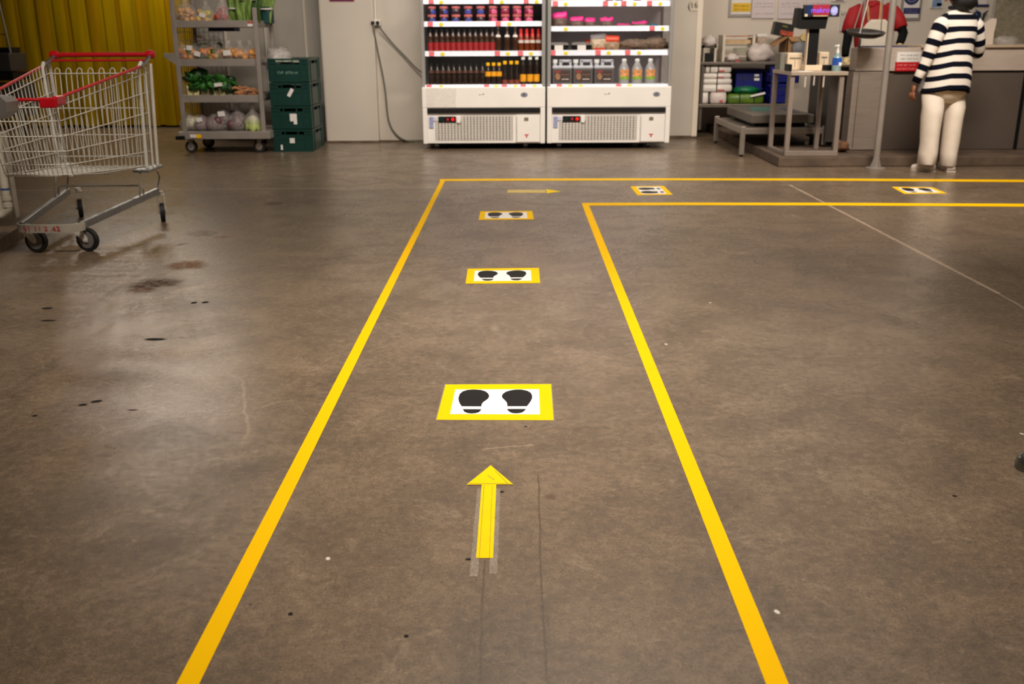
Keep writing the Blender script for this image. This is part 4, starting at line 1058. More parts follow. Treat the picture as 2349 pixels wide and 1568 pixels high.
p = bottle_proto('soy_bottle', [(.004, 0), (.028, 0), (.030, .006), (.030, .06), (.024, .11), (.014, .17), (.0125, .21)], GLD, CPY, [(.004, .206), (.019, .206), (.020, .238), (.004, .240)], mat('rust_label', (128, 62, 44), .5, 0, .3, 30), (.0305, .016, .055), 'bottle', '-', 'slim yellow-capped bottles')
row(p, [1158, 1172.5, 1185.5], z, y, lambda i: 'slim tapering bottle with yellow cap and low rust label, %s of three' % ORD[i], 'slim yellow-capped bottles')
p = bottle_proto('soy_bottle', [(.004, 0), (.028, 0), (.031, .008), (.031, .11), (.022, .145), (.026, .18), (.020, .215), (.016, .235), (.015, .255)], GLD, CPW, [(.004, .25), (.019, .25), (.020, .278), (.006, .284)], LBY, (.0325, .035, .108), 'bottle', '-', 'white-capped bottles')
row(p, [1200, 1216, 1231.5], z, y, lambda i: 'large dark bottle with white cap and broad yellow label, %s of three' % ORD[i], 'white-capped bottles')
# jars, two high, on the upper middle shelf
z, y = ZL[1]; y += .09
def jar(lidm, bodym, labm, lab_ang):
    t = thing('jam_jar', '-', 'jar', (0, 0, -5), 'stacked jam jars')
    build('glass', B().lathe([(.004, 0), (.040, 0), (.043, .006), (.043, .042), (.038, .052), (.038, .056)], 16), bodym, t, True, False)
    build('lid', B().lathe([(.004, .055), (.044, .055), (.045, .058), (.045, .075), (.041, .078), (.004, .078)], 16), lidm, t, True, False)
    b = B(); rr = [[Vector((.0438*math.cos(a), .0438*math.sin(a), zz)) for a in [lab_ang - .75 + 1.5*k/6 for k in range(7)]] for zz in (.006, .041)]
    b.loft(rr, False, False); build('paper_label', b, labm, t, True, False)
    return t
LIDR = mat('rose_lid', (206, 112, 108), .4, .1, .12, 12); JBR = mat('brown_jam', (92, 58, 52), .3, 0, .2, 12); JRD = mat('red_jam', (134, 40, 66), .3, 0, .2, 12)
LBB = mat('blue_jar_label', (52, 60, 140), .5, 0, .2, 40); LPK = mat('pink_jar_label', (206, 84, 124), .5, 0, .2, 40); JDK = mat('dark_jam', (52, 34, 44), .3, 0, .2, 12)
jb = jar(LIDR, JDK, LBB, -PI/2); jp = jar(LIDR, JRD, LPK, -PI/2)
first = {0: True, 1: True}
angs = [[.7, .8, 2.4, .0, .0, .5, 2.6, .8, .7], [.3, .1, -.2, .1, -2.4, .5, .1, .3, .2]]
for lev in (1, 0):
    for i, pxx in enumerate([991, 1019, 1046.5, 1074.5, 1103, 1131, 1159, 1186, 1213]):
        q = at(pxx, 60, y); pos = (q.x, y, z + (.079 if lev == 0 else 0)); kind = 0 if i < 5 else 1
        lab = '%s jar with %s label, %s from the left in the %s row' % ('blue' if kind == 0 else 'pink', 'a blue' if kind == 0 else 'a pink', ORD[i], 'upper' if lev == 0 else 'lower')
        lab = 'rose-lidded %s-label jar, %s from left, %s row' % ('blue' if kind == 0 else 'pink', ORD[i], 'upper' if lev == 0 else 'lower')
        src = jb if kind == 0 else jp
        if first[kind]: o = src; o.location = pos; o['label'] = lab; first[kind] = False
        else: o = copy_thing(src, pos, lab, 'stacked jam jars')
        o.rotation_euler = (0, 0, angs[lev][i])
# right cooler: jugs and bottles on the deck
z, y = ZR[3]; y += .08
JUG = mat('milky_jug', (178, 180, 186), .4, 0, .08, 6); JUGD = mat('dark_jug_contents', (98, 94, 94), .35, 0, .12, 6)
def jug(p, label):
    t = thing('sauce_jug', label, 'jug', p, 'large sauce jugs')
    w, d, h = .205, .13, .245
    def rr(s, zz): return [Vector((sx*w/2*s + (0 if 0 else 0), sy*d/2*s, zz)) for sx, sy in ((-1, -.8), (-.9, -1), (.9, -1), (1, -.8), (1, .8), (.9, 1), (-.9, 1), (-1, .8))]
    build('lower_body', B().loft([rr(.94, 0), rr(1, .012), rr(1, .165)]), JUGD, t, 'x', False)
    b = B(); b.loft([rr(1.0, .165), rr(1, .18), rr(.94, .19)])
    # handle loop and neck on the shoulder
    xh0, xh1 = -.03, .095
    b.bb(xh0, xh0 + .03, -.03, .03, .185, .24); b.bb(xh1 - .022, xh1, -.03, .03, .185, .24); b.bb(xh0, xh1, -.03, .03, .222, .248, .008)
    b.cyl((-.072, 0, .185), (-.072, 0, .22), .022, n=12)
    build('shoulder', b, JUG, t, world=False)
    build('cap', B().cyl((-.072, 0, .215), (-.072, 0, .25), .026, n=14), CPW, t, True, False)
    build('label_panel', B().bb(-.08, .08, -d/2 - .003, -d/2 + .002, .03, .145), mat('jug_label_dark', (70, 58, 56), .4, 0, .3, 30), t, world=False)
    build('label_picture', B().prism([Vector((-.045 + .026*math.cos(a), -d/2 - .0045, .085 + .034*math.sin(a))) for a in [2*PI*j/14 for j in range(14)]], (0, .003, 0)), mat('label_food', (150, 112, 78), .5, 0, .5, 60), t, world=False)
    build('label_strip', B().bb(-.075, -.015, -d/2 - .0045, -d/2, .125, .140), mat('label_red', (150, 44, 40), .5, 0, .2, 30), t, world=False)
    build('label_strip', B().bb(-.005, .065, -d/2 - .0042, -d/2, .055, .062), LBW, t, world=False)
    build('label_strip', B().bb(-.01, .07, -d/2 - .0042, -d/2, .10, .108), mat('label_rust', (128, 84, 62), .5, 0, .2, 30), t, world=False)
    return t
for i, pxx in enumerate((1289, 1336.5, 1384.5)):
    jug((at(pxx, 170, y).x, y, z), '%s of three big grey sauce jugs with moulded handles, counting from the left' % ORD[i])
VB = mat('translucent_vinegar', (158, 156, 154), .3, 0, .1, 8)
p = bottle_proto('vinegar_bottle', [(.006, 0), (.052, 0), (.057, .01), (.057, .145), (.052, .165), (.030, .205), (.022, .222), (.020, .232)], VB, CPW, [(.004, .228), (.024, .228), (.024, .252), (.004, .256)], None, None, 'bottle', '-', 'clear vinegar bottles')
build('label_panel', B().loft([[Vector((.058*math.cos(a), .058*math.sin(a), zz)) for a in [-PI/2 - .9 + 1.8*k/6 for k in range(7)]] for zz in (.075, .15)], False, False), mat('orange_food_label', (212, 148, 92), .5, 0, .4, 40), p, True, False)
build('label_foot', B().loft([[Vector((.0584*math.cos(a), .0584*math.sin(a), zz)) for a in [-PI/2 - .9 + 1.8*k/6 for k in range(7)]] for zz in (.055, .082)], False, False), mat('green_label_foot', (130, 170, 50), .5, 0, .2, 20), p, True, False)
for i, pxx in enumerate((1431, 1461, 1491)):
    q = (at(pxx, 170, y).x, y, z); o = p if i == 0 else copy_thing(p, q, '')
    o.location = q; o.rotation_euler = (0, 0, R.uniform(-.1, .1)); o['label'] = 'clear vinegar bottle with green and orange label, %s of three on the right' % ORD[i]
# right cooler, lower middle shelf: tubs and film bags
z, y = ZR[2]; y += .08
for i, pxx in enumerate((1281, 1333)):
    q = at(pxx, 110, y)
    t = thing('food_tray', 'black tray with a white label, %s on the lower middle shelf' % ('farther left' if i == 0 else 'right of the other tray'), 'tray', (q.x, y, z), 'black food trays')
    w = .2
    b = B(); b.loft([[Vector((sx*w/2*s, sy*.08*s, zz)) for sx, sy in ((-1, -1), (1, -1), (1, 1), (-1, 1))] for s, zz in ((.85, 0), (1, .055), (1.03, .06))])
    build('tray', b, BLACKP, t, world=False)
    build('clear_lid', B().loft([[Vector((sx*w/2*s, sy*.08*s, zz)) for sx, sy in ((-1, -1), (1, -1), (1, 1), (-1, 1))] for s, zz in ((1.03, .06), (.9, .085), (.4, .09))]), FILMC, t, world=False)
    build('price_label', B().box((0, -.083, .034), (.085, .003, .05)), PAPER, t, world=False)
BRN = mat('dried_brown_food', (112, 80, 52), .6, 0, .35, 22)
def pouch(pxx, w, h, label, m, top, topm, seed, zz=None, yy=None, grp='film packs on the lower middle shelf', base=None):
    yv = yy or y; q = at(pxx, 110, yv)
    t = thing('food_pack', label, 'pack', (q.x, yv, z if zz is None else zz), grp)
    b = B(); b.loft([[Vector((s*w/2*math.cos(a)*(1 + .1*noise.noise(Vector((a, k, seed)))), s2*.05*math.sin(a), k*h)) for a in [2*PI*j/14 for j in range(14)]] for k, s, s2 in ((0, .9, .8), (.2, 1, 1.1), (.6, 1, 1), (top, .98, .5), (top + .001, .98, .3))])
    build('contents', b, m, t, 'all', False)
    b = B(); b.loft([[Vector((s*w/2*math.cos(a), s2*.05*math.sin(a), k*h + .02*(math.cos(a)*seed % 1 - .5))) for a in [2*PI*j/14 for j in range(14)]] for k, s, s2 in ((top, .99, .5), ((1 + top)/2, 1, .3), (1, 1, .1))])
    build('header', b, topm, t, 'all', False)
    if base: build('base_label', B().bb(-w*.3, w*.38, -.062, -.056, 0, h*.2), base, t, world=False)
    return t
ORN = mat('orange_header', (196, 60, 20), .45, 0, .15, 14); MAG = mat('magenta_header', (206, 20, 120), .45, 0, .12, 12)
pouch(1372, .16, .165, 'tall pack of dried fish with pale top and orange foot on the right cooler', mat('silvery_dried_fish', (176, 154, 126), .4, 0, .4, 40), .7, FILM, 3, base=ORN)
pouch(1352, .09, .11, 'small pack with an orange-red corner behind the tall dried fish pack', BRN, .6, ORN, 5, yy=y + .10)
pouch(1404, .15, .15, 'film pack with an orange-red top leaning beside the dried fish', mat('mixed_dried_food', (146, 118, 92), .5, 0, .5, 30), .55, ORN, 7)
for i, (pxx, w, h, lab) in enumerate(((1455, .30, .12, 'glossy film pack of brown dried food right of the orange-topped packs'), (1503, .25, .14, 'bulging film pack of brown dried food at the right end of the shelf'))):
    q = at(pxx, 110, y + .03*i); t = thing('food_pack', lab, 'pack', (q.x, y + .03*i, z), 'film packs on the lower middle shelf')
    b = B(); b.blob((0, 0, h*.44), (w*.50, .07, h*.44), 26, 16, .5, 6, 3 + i); build('contents', b, mat('glossy_brown_food', (92, 64, 42), .5, 0, .5, 40, .6), t, 'all', False)
    b = B(); b.blob((0, 0, h*.48), (w*.54, .078, h*.49), 26, 16, .3, 5, 7 + i); build('film', b, film('glossy_film', (176, 160, 140), .12, .06), t, 'all', False)
# right cooler, upper middle shelf: magenta-topped packs and a blue one
z, y = ZR[1]; y += .07
for i, (pxx, w, h, lab) in enumerate(((1283, .15, .145, 'tallest magenta-topped pack, leftmost on the upper middle shelf'), (1322, .14, .10, 'magenta-topped pack second from the left on the upper middle shelf'), (1352, .11, .085, 'low magenta-topped pack third from the left'),
                              (1390, .14, .095, 'magenta-topped pack with a peaked top, fourth from the left'), (1428, .14, .035, 'flat crumpled magenta pack, fifth from the left'), (1465, .16, .055, 'wide magenta pack lying flat beside the blue one'))):
    pouch(pxx, w, h, lab, mat('dark_round_snack', (96, 78, 66), .5, 0, .5, 24), .45 if i < 4 else .3, MAG, 11 + i, z, y, 'magenta packs on the upper middle shelf')
q = at(1498, 60, y); tag(build('food_pack', B().blob((q.x, y, z + .016), (.05, .05, .017), 14, 8, .1, 3, 2), mat('teal_blue_pack', (10, 92, 116), .35, 0, .1, 10), smooth='all'), 'flat teal blue pack at the right end of the upper middle shelf', 'pack', 'magenta packs on the upper middle shelf')
# the very tops of the frame: packs whose feet show on the top shelf of the right cooler
z, y = ZR[0]; y += .07
for i, (pxx, m, lab) in enumerate(((1398, mat('maroon_carton', (96, 30, 44), .5, 0, .1, 9), 'maroon carton whose foot shows at the top edge of the photo'), (1420, mat('navy_carton', (44, 42, 84), .5, 0, .1, 9), 'navy carton beside the maroon one at the top edge'), (1462, mat('plum_carton', (84, 36, 62), .5, 0, .1, 9), 'plum carton on the top shelf of the right cooler'), (1508, mat('tan_carton', (190, 160, 120), .5, 0, .1, 9), 'tan carton at the right end of the top shelf'))):
    q = at(pxx, 5, y); tag(build('carton', B().bb(q.x - .035, q.x + .035, y - .03, y + .05, z, z + .16, .003), m), lab, 'carton', 'cartons on the top shelf')

# ------------------------------------------------------------------ packing table in the alcove
YT0, YT1 = 11.3, 12.05
tx0, tx1 = xD1 + .02, at(1812, 240, YT0).x
ztop = at(1680, 142, YT0).z; zsh = at(1680, 239, YT0).z
tb = thing('packing_table', 'steel packing table with a lower shelf in the alcove behind the pier', 'table', ((tx0+tx1)/2, 11.7, KZ))
TST = mat('dull_table_steel', (116, 106, 96), .4, .5, .12, 8)
build('table_top', B().bb(tx0, tx1, YT0, YT1, ztop - .03, ztop, .004), TST, tb)
build('lower_shelf', B().bb(tx0, tx1, YT0, YT1, zsh - .035, zsh, .004), TST, tb)
for x in (tx0 + .03, tx1 - .03):
    for y in (YT0 + .04, YT1 - .04): build('leg', B().cyl((x, y, KZ), (x, y, ztop - .02), .02, n=10), TST, tb, True)
def tpx(px, py, Y, z): return Vector((at(px, py, Y).x, Y, z))
# shrink-wrapped white packs with dark straps
WRAPW = mat('white_bag_pack', (232, 222, 212), .4, 0, .08, 18); STRAP = mat('dark_strap', (38, 42, 30), .5, 0, .1, 20); PRNT = mat('red_bag_print', (170, 70, 70), .5, 0, .3, 30)
def pack(pxl, pxr, ytop, ybot, label, m, strap, grp, Y=11.36, d=.36, print_=True, names='bag_pack'):
    a, e = at(pxl, ybot, Y), at(pxr, ytop, Y); w = e.x - a.x; h = e.z - a.z
    t = thing(names, label, 'pack', ((a.x + e.x)/2, Y + d/2, a.z), grp)
    b = B(); rings = []
    for zz, s in ((0, .93), (h*.18, .99), (h*.5, 1.0), (h*.82, .985), (h, .92)):
        rings.append([Vector((sx*w/2*s, sy*d/2*s, zz)) for sx, sy in ((-1, -.85), (-.9, -1), (-.3, -1.02), (.3, -1.0), (.9, -1), (1, -.85), (1, .85), (.9, 1), (-.9, 1), (-1, .85))])
    b.loft(rings); build('bundle', b, m, t, 'all', False)
    for f in strap:
        x = (f - .5)*w
        build('strap', B().sweep([(x, -d/2 - .004, .004), (x, -d/2*1.02 - .004, h*.5), (x, -d/2 - .003, h*.97), (x, -d*.3, h + .004), (x, d*.3, h + .004)], .006, 5), STRAP, t, world=False)
    if print_:
        build('printed_mark', B().bb(w*.06, w*.26, -d/2*1.02 - .003, -d/2 + .004, h*.12, h*.32), PRNT, t, world=False)
    return t
G_ = 'white bag packs stacked on the lower shelf'
for i, (l, r, yt, yb_, st) in enumerate(((1609, 1680, 148, 167, (.12, .28, .55)), (1605, 1679, 168, 180, (.55,)), (1603, 1680.5, 180.5, 193, (.54,)), (1602, 1681, 193.5, 211, (.53,)))):
    pack(l, r, yt, yb_, 'white strapped bag pack, %s in the tall stack beside the pier' % ('topmost' if i == 0 else ORD[i] + ' from the top'), WRAPW, st, G_, print_=i != 2)
pack(1600, 1627, 212, 238, 'squat white pack at the foot of the stack, touching the pier', WRAPW, (.97,), G_, print_=False)
pack(1629, 1668, 211.5, 238, 'white pack with a red top mark at the foot of the stack', mat('pinkish_bag_pack', (216, 200, 192), .4, 0, .15, 12), (), G_)
GRN1 = mat('lime_bags', (84, 112, 30), .4, 0, .3, 14); GRN2 = mat('emerald_bag', (10, 108, 66), .4, 0, .2, 10)
pack(1669, 1754, 216, 238, 'lime green strapped bag pack on the lower shelf', GRN1, (.32, .72), 'green bag packs', print_=False)
p = at(1715, 212, 11.4); b = B(); b.blob((0, 0, 0), (.165, .13, .042), 16, 10, .35, 2.5, 4)
for v in b.bm.verts: v.co += Vector((p.x, 11.5, at(1715, 216, 11.36).z + .04))
tag(build('folded_bag', b, GRN2, smooth='all'), 'emerald green folded bag lying on the lime green pack', 'bag')
p = at(1738, 218, 11.34); b = B(); b.box((p.x, 11.34, p.z + .004), (.17, .03, .022), rot=Matrix.Rotation(-.22, 3, 'Y'), bev=.006)
tag(build('white_flap', b, PAPER), 'white flap sticking out between the green bags', 'flap')
# blue crates
BC = mat('blue_crate_plastic', (3, 14, 104), .4, 0, .12, 6); BCD = mat('blue_crate_slot', (4, 8, 50), .6, 0, .1, 6)
def bcrate(pxl, pxr, yt, yb_, Y, label, mark=False):
    a, e = at(pxl, yb_, Y), at(pxr, yt, Y); w, h, d = e.x - a.x, e.z - a.z, .5
    t = thing('blue_crate', label, 'crate', (a.x + w/2, Y + d/2, a.z), 'blue crates')
    b = B(); th = .012
    b.bb(-w/2, w/2, -d/2, d/2, 0, .012)
    for q in ((-w/2, w/2, -d/2, -d/2 + th), (-w/2, w/2, d/2 - th, d/2), (-w/2, -w/2 + th, -d/2, d/2), (w/2 - th, w/2, -d/2, d/2)): b.bb(*q, 0, h)
    b.bb(-w/2 - .006, w/2 + .006, -d/2 - .01, d/2 + .006, h - .03, h - .004)
    b.bb(-w/2 - .003, w/2 + .003, -d/2 - .007, d/2 + .003, h*.42, h*.46)
    for f in (-.42, -.18, .18, .42): b.bb(w*f - .008, w*f + .008, -d/2 - .007, -d/2, 0, h)
    build('body', b, BC, t, world=False)
    for f, g in ((-.3, -.05), (.05, .3)): build('hand_slot', B().bb(w*f, w*g, -d/2 - .004, -d/2 + .001, h*.68, h*.8), BCD, t, world=False)
    if mark:
        build('white_label', B().bb(w*.18, w*.34, -d/2 - .014, -d/2 - .006, h*.80, h*.86), PAPER, t, world=False)
        build('white_label', B().bb(w*.18, w*.36, -d/2 - .014, -d/2 - .006, h*.68, h*.75), PAPER, t, world=False)
bcrate(1682, 1752, 159, 238, 11.52, 'blue crate with white marks behind the green bag packs', True)
bcrate(1762, 1812, 192, 238, 11.35, 'lower blue crate behind the steel stand')
bcrate(1764, 1834, 166, 190.5, 11.33, 'upper blue crate behind the steel stand')
tag(build('blue_box', B().bb(at(1768, 150, 11.35).x, at(1782, 150, 11.35).x, 11.34, 11.6, at(1770, 165, 11.35).z, at(1770, 141, 11.35).z - .0), BC), 'narrow upright blue crate side just under the table top', 'crate')
# on the table: trays, letter rack, paper bags, cardboard box
WIREW = mat('cream_wire_tray', (206, 194, 176), .5, 0, .1, 14); GREYB = mat('grey_trays', (128, 122, 108), .5, 0, .15, 14)
a, e = at(1655, 139, 11.5), at(1733, 80, 11.5)
t = thing('letter_rack', 'cream letter rack with tiers of papers on the packing table', 'rack', ((a.x+e.x)/2, 11.6, ztop))
for x in (a.x, e.x - .03): build('side_panel', B().bb(x, x + .03, 11.48, 11.75, ztop, e.z, .004), WIREW, t)
build('tier', B().bb(a.x + .03, e.x - .03, 11.5, 11.75, ztop + .05, ztop + .062), WIREW, t)
zz0 = at(1690, 103, 11.5).z
build('tier', B().bb(a.x + .03, e.x - .03, 11.5, 11.75, zz0 - .012, zz0), GREYB, t)
b = B()
for i in range(18): b.bb(a.x + .035 + i*.0165, a.x + .040 + i*.0165, 11.496, 11.502, ztop + .06, zz0 - .02)
build('wire_front', b, WIREW, t, kind='stuff')
build('tier', B().bb(a.x + .02, e.x - .02, 11.5, 11.75, e.z - .03, e.z - .02), WIREW, t)
def papers(px0, px1, py0, py1, Y, m, label, d=.2, zb=None):
    a, e = at(px0, py1, Y), at(px1, py0, Y)
    if zb: a.z = zb
    b = B(); b.bb(a.x, e.x, Y, Y + d, a.z, e.z, min(.006, (e.z - a.z)*.3)); return tag(build('paper_stack', b, m), label, 'papers', 'papers on the packing table')
papers(1663, 1723, 91, 101, 11.52, mat('manila_paper', (196, 164, 122), .7, 0, .15, 20), 'manila papers in the upper tier of the letter rack')
papers(1664, 1722, 82, 86.5, 11.52, mat('rusty_papers', (150, 82, 54), .7, 0, .4, 14), 'rust-coloured papers lying on top of the letter rack')
papers(1690, 1722, 110, 122, 11.52, mat('sage_paper', (150, 152, 124), .7, 0, .15, 20), 'greenish papers in the lower tier of the letter rack')
papers(1737, 1760, 78, 84, 11.6, PAPER, 'white box lid right of the letter rack', .16)
papers(1737, 1758, 84.5, 100, 11.6, mat('beige_pile', (178, 156, 136), .7, 0, .25, 30), 'beige pile of slips right of the letter rack', zb=ztop)
CRUM = mat('crumpled_pale_bag', (196, 182, 174), .5, 0, .15, 14)
for i, (pxx, pyy, rx, rz, lab) in enumerate(((1743, 128, .14, .10, 'crumpled pale plastic bags on the packing table beside the cardboard box'), (1628, 95, .09, .065, 'pale crumpled bag on the dark tray beside the pier'), (1677, 130, .07, .045, 'small crumpled white bag in front of the letter rack'))):
    q = at(pxx, pyy, 11.45); zz = ztop + rz*.86 if i != 1 else q.z
    b = B(); b.blob((q.x, 11.45 if i != 2 else 11.40, zz), (rx, .09, rz), 16, 11, .45, 4, 3 + i)
    tag(build('crumpled_bag', b, CRUM, smooth='all'), lab, 'bag')
a, e = at(1612, 134, 11.45), at(1643, 104, 11.45)
t = thing('dark_tray', 'dark wire tray on the packing table next to the pier', 'tray', ((a.x+e.x)/2, 11.5, ztop))
build('frame', B().bb(a.x, e.x, 11.42, 11.7, at(1620, 110, 11.45).z, e.z), GREYB, t)
for q in ((a.x, a.x + .012), (e.x - .02, e.x)): build('side_bar', B().bb(*q, 11.42, 11.7, ztop, e.z), WIREW, t)
build('dark_box', B().bb(a.x + .01, e.x - .025, 11.45, 11.7, ztop + .005, ztop + .09, .004), BLACKP, t)
tag(build('red_tag', B().bb(at(1686, 132, 11.36).x, at(1696, 132, 11.36).x, 11.33, 11.37, ztop, ztop + .025, .004), PRNT), 'small red tag at the front of the packing table', 'tag')
CARD = mat('cardboard', (164, 122, 78), .75, 0, .1, 9)
cb0, cb1 = at(1806, 132, 11.4), at(1855, 84, 11.4)
t = thing('cardboard_box', 'open brown cardboard box on the packing table behind the scale column', 'box', ((cb0.x+cb1.x)/2, 11.6, ztop))
b = B(); x0, x1, zz1 = at(1787, 110, 11.4).x, cb1.x, cb1.z
b.bb(x0 + .09, x1, 11.4, 11.41, ztop, zz1); b.bb(x0 + .09, x1, 11.74, 11.75, ztop, zz1); b.bb(x0 + .09, x0 + .10, 11.4, 11.75, ztop, zz1); b.bb(x1 - .01, x1, 11.4, 11.75, ztop, zz1); b.bb(x0 + .09, x1, 11.4, 11.75, ztop, ztop + .01)
build('carton_walls', b, CARD, t)
b = B(); b.prism([(x0 + .09, 11.4, zz1), (x0 + .09, 11.75, zz1), (x0 - .06, 11.72, zz1 - .10), (x0 - .06, 11.38, zz1 - .10)], (.002, 0, -.006)); build('side_flap', b, CARD, t)
build('front_flap', B().prism([(x0 + .09, 11.405, zz1), (x1, 11.405, zz1), (x1 - .02, 11.33, zz1 - .05), (x0 + .12, 11.33, zz1 - .05)], (0, .004, 0)), CARD, t)
build('grey_liner', B().blob(((x0 + x1)/2 + .06, 11.36, ztop + .14), (.085, .03, .11), 12, 8, .2, 3, 2), mat('grey_liner', (118, 118, 120), .5, 0, .2, 20), t, 'all')
build('yellow_roll', B().lathe([(.028, -.02), (.04, -.02), (.04, .02), (.028, .02)], 18, ((x0 + x1)/2 + .09, 11.34, ztop + .26), 'Y'), mat('pale_yellow_roll', (206, 180, 116), .5, 0, .1, 20), t, True)
k0 = at(1795, 68, 11.6)
t = thing('black_carton', 'tilted black and orange carton standing in the cardboard box', 'box', (k0.x, 11.6, k0.z))
rot = Matrix.Rotation(.18, 3, 'Y')
build('carton', B().box((0, 0, 0), (.22, .12, .14), rot=rot), mat('black_carton_print', (22, 24, 20), .4, 0, .2, 20), t, world=False)
build('orange_print', B().box((.035, -.062, -.04), (.15, .004, .05), rot=rot), mat('orange_carton_print', (176, 70, 40), .5, 0, .5, 22), t, world=False)
build('yellow_logo', B().box((.01, -.062, .035), (.06, .004, .018), rot=rot), mat('dull_yellow_print', (110, 104, 40), .5, 0, .3, 30), t, world=False)

# ------------------------------------------------------------------ low floor scale bench
YS0, YS1 = 9.52, 10.75
sx0, sx1 = at(1702, 330, YS0).x, at(1888, 330, YS0).x
lw = mat('pale_steel_legs', (152, 141, 130), .35, .5, .08, 8)
t = thing('platform_bench', 'low steel bench with a floor scale on it, straddling the edge of the plinth', 'bench', ((sx0+sx1)/2, (YS0+YS1)/2, 0))
zb1 = at(1700, 290, YS0).z
for x, y, zf in ((sx0, YS0, 0), (sx1, YS0, KZ), (sx0, YS1, 0), (sx1, YS1, KZ)):
    if x == sx0: x = min(x, kc.x - .05)
    build('leg', B().bb(x - .022, x + .022, y - .022, y + .022, zf + .02, zb1, .004), lw, t)
    build('foot', B().cyl((x, y, zf), (x, y, zf + .025), .017, n=10), BLACKP, t)
lx = min(sx0, kc.x - .05)
zr0, zr1 = at(1750, 307, YS0).z, at(1750, 294, YS0).z
for y in (YS0, YS1): build('rail', B().bb(lx + .02, sx1 - .02, y - .015, y + .015, zr0, zr1, .003), lw, t)
for x in (lx, sx1): build('rail', B().bb(x - .015, x + .015, YS0 + .02, YS1 - .02, zr0, zr1, .003), lw, t)
build('bench_plate', B().bb(lx + .01, sx1 - .01, YS0 + .01, YS1 - .01, zr1 - .012, zr1 + .002), TST, t)
px0, px1_ = at(1722, 285, 9.62).x, at(1866, 285, 9.62).x
zp0, zp1 = at(1760, 283, 9.6).z, at(1760, 263, 9.6).z
t = thing('floor_scale', 'broad grey platform scale lying on the low steel bench', 'scale', ((px0+px1_)/2, 10.1, zr1))
build('platform', B().bb(px0, px1_, 9.62, 10.72, zp0, zp1, .008), mat('scale_plate', (108, 100, 90), .45, .3, .15, 5), t)
build('underframe', B().bb(px0 + .06, px1_ - .06, 9.7, 10.6, zr1 + .002, zp0 + .002), BLACKP, t)
build('mat_sheet', B().prism([(px0 + .12, 10.1, zp1), (px0 + .35, 10.0, zp1), (px0 + .42, 10.5, zp1), (px0 + .2, 10.62, zp1)], (0, 0, .003)), mat('teal_sheet', (60, 116, 104), .5, 0, .2, 10), t)
build('blue_sheet', B().prism([(px0 + .45, 9.85, zp1), (px1_ - .08, 9.82, zp1), (px1_ - .06, 10.5, zp1), (px0 + .5, 10.5, zp1)], (0, 0, .003)), mat('navy_sheet', (58, 62, 96), .5, 0, .2, 10), t)
for x in (px0 + .1, px1_ - .1): build('load_foot', B().cyl((x, 9.75, zr1), (x, 9.75, zp0), .03, n=12), BLACKP, t, True)

# ------------------------------------------------------------------ tall steel stand with the price scale
YF0, YF1 = 8.80, 9.36
def fx(px, py, Y=YF0): return at(px, py, Y).x
fx0, fx1 = fx(1803, 355), fx(1914, 355)
zft, zfr = at(1860, 164, YF0).z, at(1860, 172.5, YF0).z
SQ = mat('square_steel_tube', (142, 128, 117), .42, .2, .08, 8)
t = thing('steel_stand', 'tall steel stand of square tubes carrying the price scale at the plinth corner', 'stand', ((fx0+fx1)/2, (YF0+YF1)/2, KZ))
for x in (fx0, fx1):
    for y in (YF0, YF1): build('leg', B().bb(x - .020, x + .020, y - .020, y + .020, KZ, zfr + .002, .003), SQ, t)
b = B(); z0, z1_ = at(1860, 362, YF0).z, at(1860, 347, YF0).z
z0 = KZ + .002; z1_ = max(z1_, z0 + .045)
build('bottom_rail', B().bb(fx0 - .02, fx1 + .02, YF0 - .024, YF0 + .018, z0, z1_, .003), SQ, t)
zm = at(1815, 243, YF1).z
build('side_rail', B().bb(fx0 - .018, fx0 + .018, YF0, YF1, KZ + .002, KZ + .03), SQ, t)
fxa = fx(1766, 165)
build('top_plate', B().bb(fx0 - .02, fx(1943, 168), YF0 - .04, YF1 + .04, zfr, zft, .003), mat('light_steel_top', (180, 164, 146), .35, .3, .06, 6), t)
for pxx, le in ((1846, .1), (1866, .085), (1888, .1)):
    q = at(pxx, 175, YF0)
    build('hanging_strip', B().bb(q.x - .006, q.x + .006, YF0 - .03, YF0 - .026, zfr - le, zfr), mat('clear_strip', (186, 176, 166), .3, 0, .1, 10), t)
# scale on the stand
q = at(1864, 158, 9.02)
t = thing('price_scale', 'black column price scale with a small colour display on the steel stand', 'scale', (q.x, 9.02, zft))
zf = zft
cz0, cz1 = at(1864, 149, 9.0).z, at(1866, 62, 9.0).z
build('foot', B().bb(at(1845, 155, 9.0).x, at(1884, 155, 9.0).x, 8.98, 9.12, zf, cz0, .005), mat('cream_plastic', (222, 198, 166), .45, 0, .06, 6), t)
build('column', B().bb(at(1852, 120, 9.0).x, at(1876, 120, 9.0).x, 9.0, 9.07, cz0, cz1 + .02, .006), BLACKP, t)
build('column_edge', B().bb(at(1849.5, 120, 9.0).x, at(1852, 120, 9.0).x, 8.995, 9.06, cz0, cz1, .002), mat('cream_edge', (206, 184, 158), .5, 0, .05, 6), t)
hb = B(); h0, h1 = at(1828, 63, 8.98), at(1900, 18, 8.98)
hb.prism([Vector((at(x, y, 8.96).x, 8.95, at(x, y, 8.96).z)) for x, y in ((1825, 61), (1845, 67), (1893, 66), (1899, 40), (1899, 30), (1832, 18))], (0, .14, 0))
build('head', hb, BLACKP, t)
d0, d1 = at(1841, 39, 8.94), at(1926, 9.5, 8.94)
sc = build('display', B().bb(d0.x, d1.x, 8.915, 8.955, d0.z, d1.z, .006), mat('display_bezel', (34, 38, 48), .35, 0, .1, 6), t)
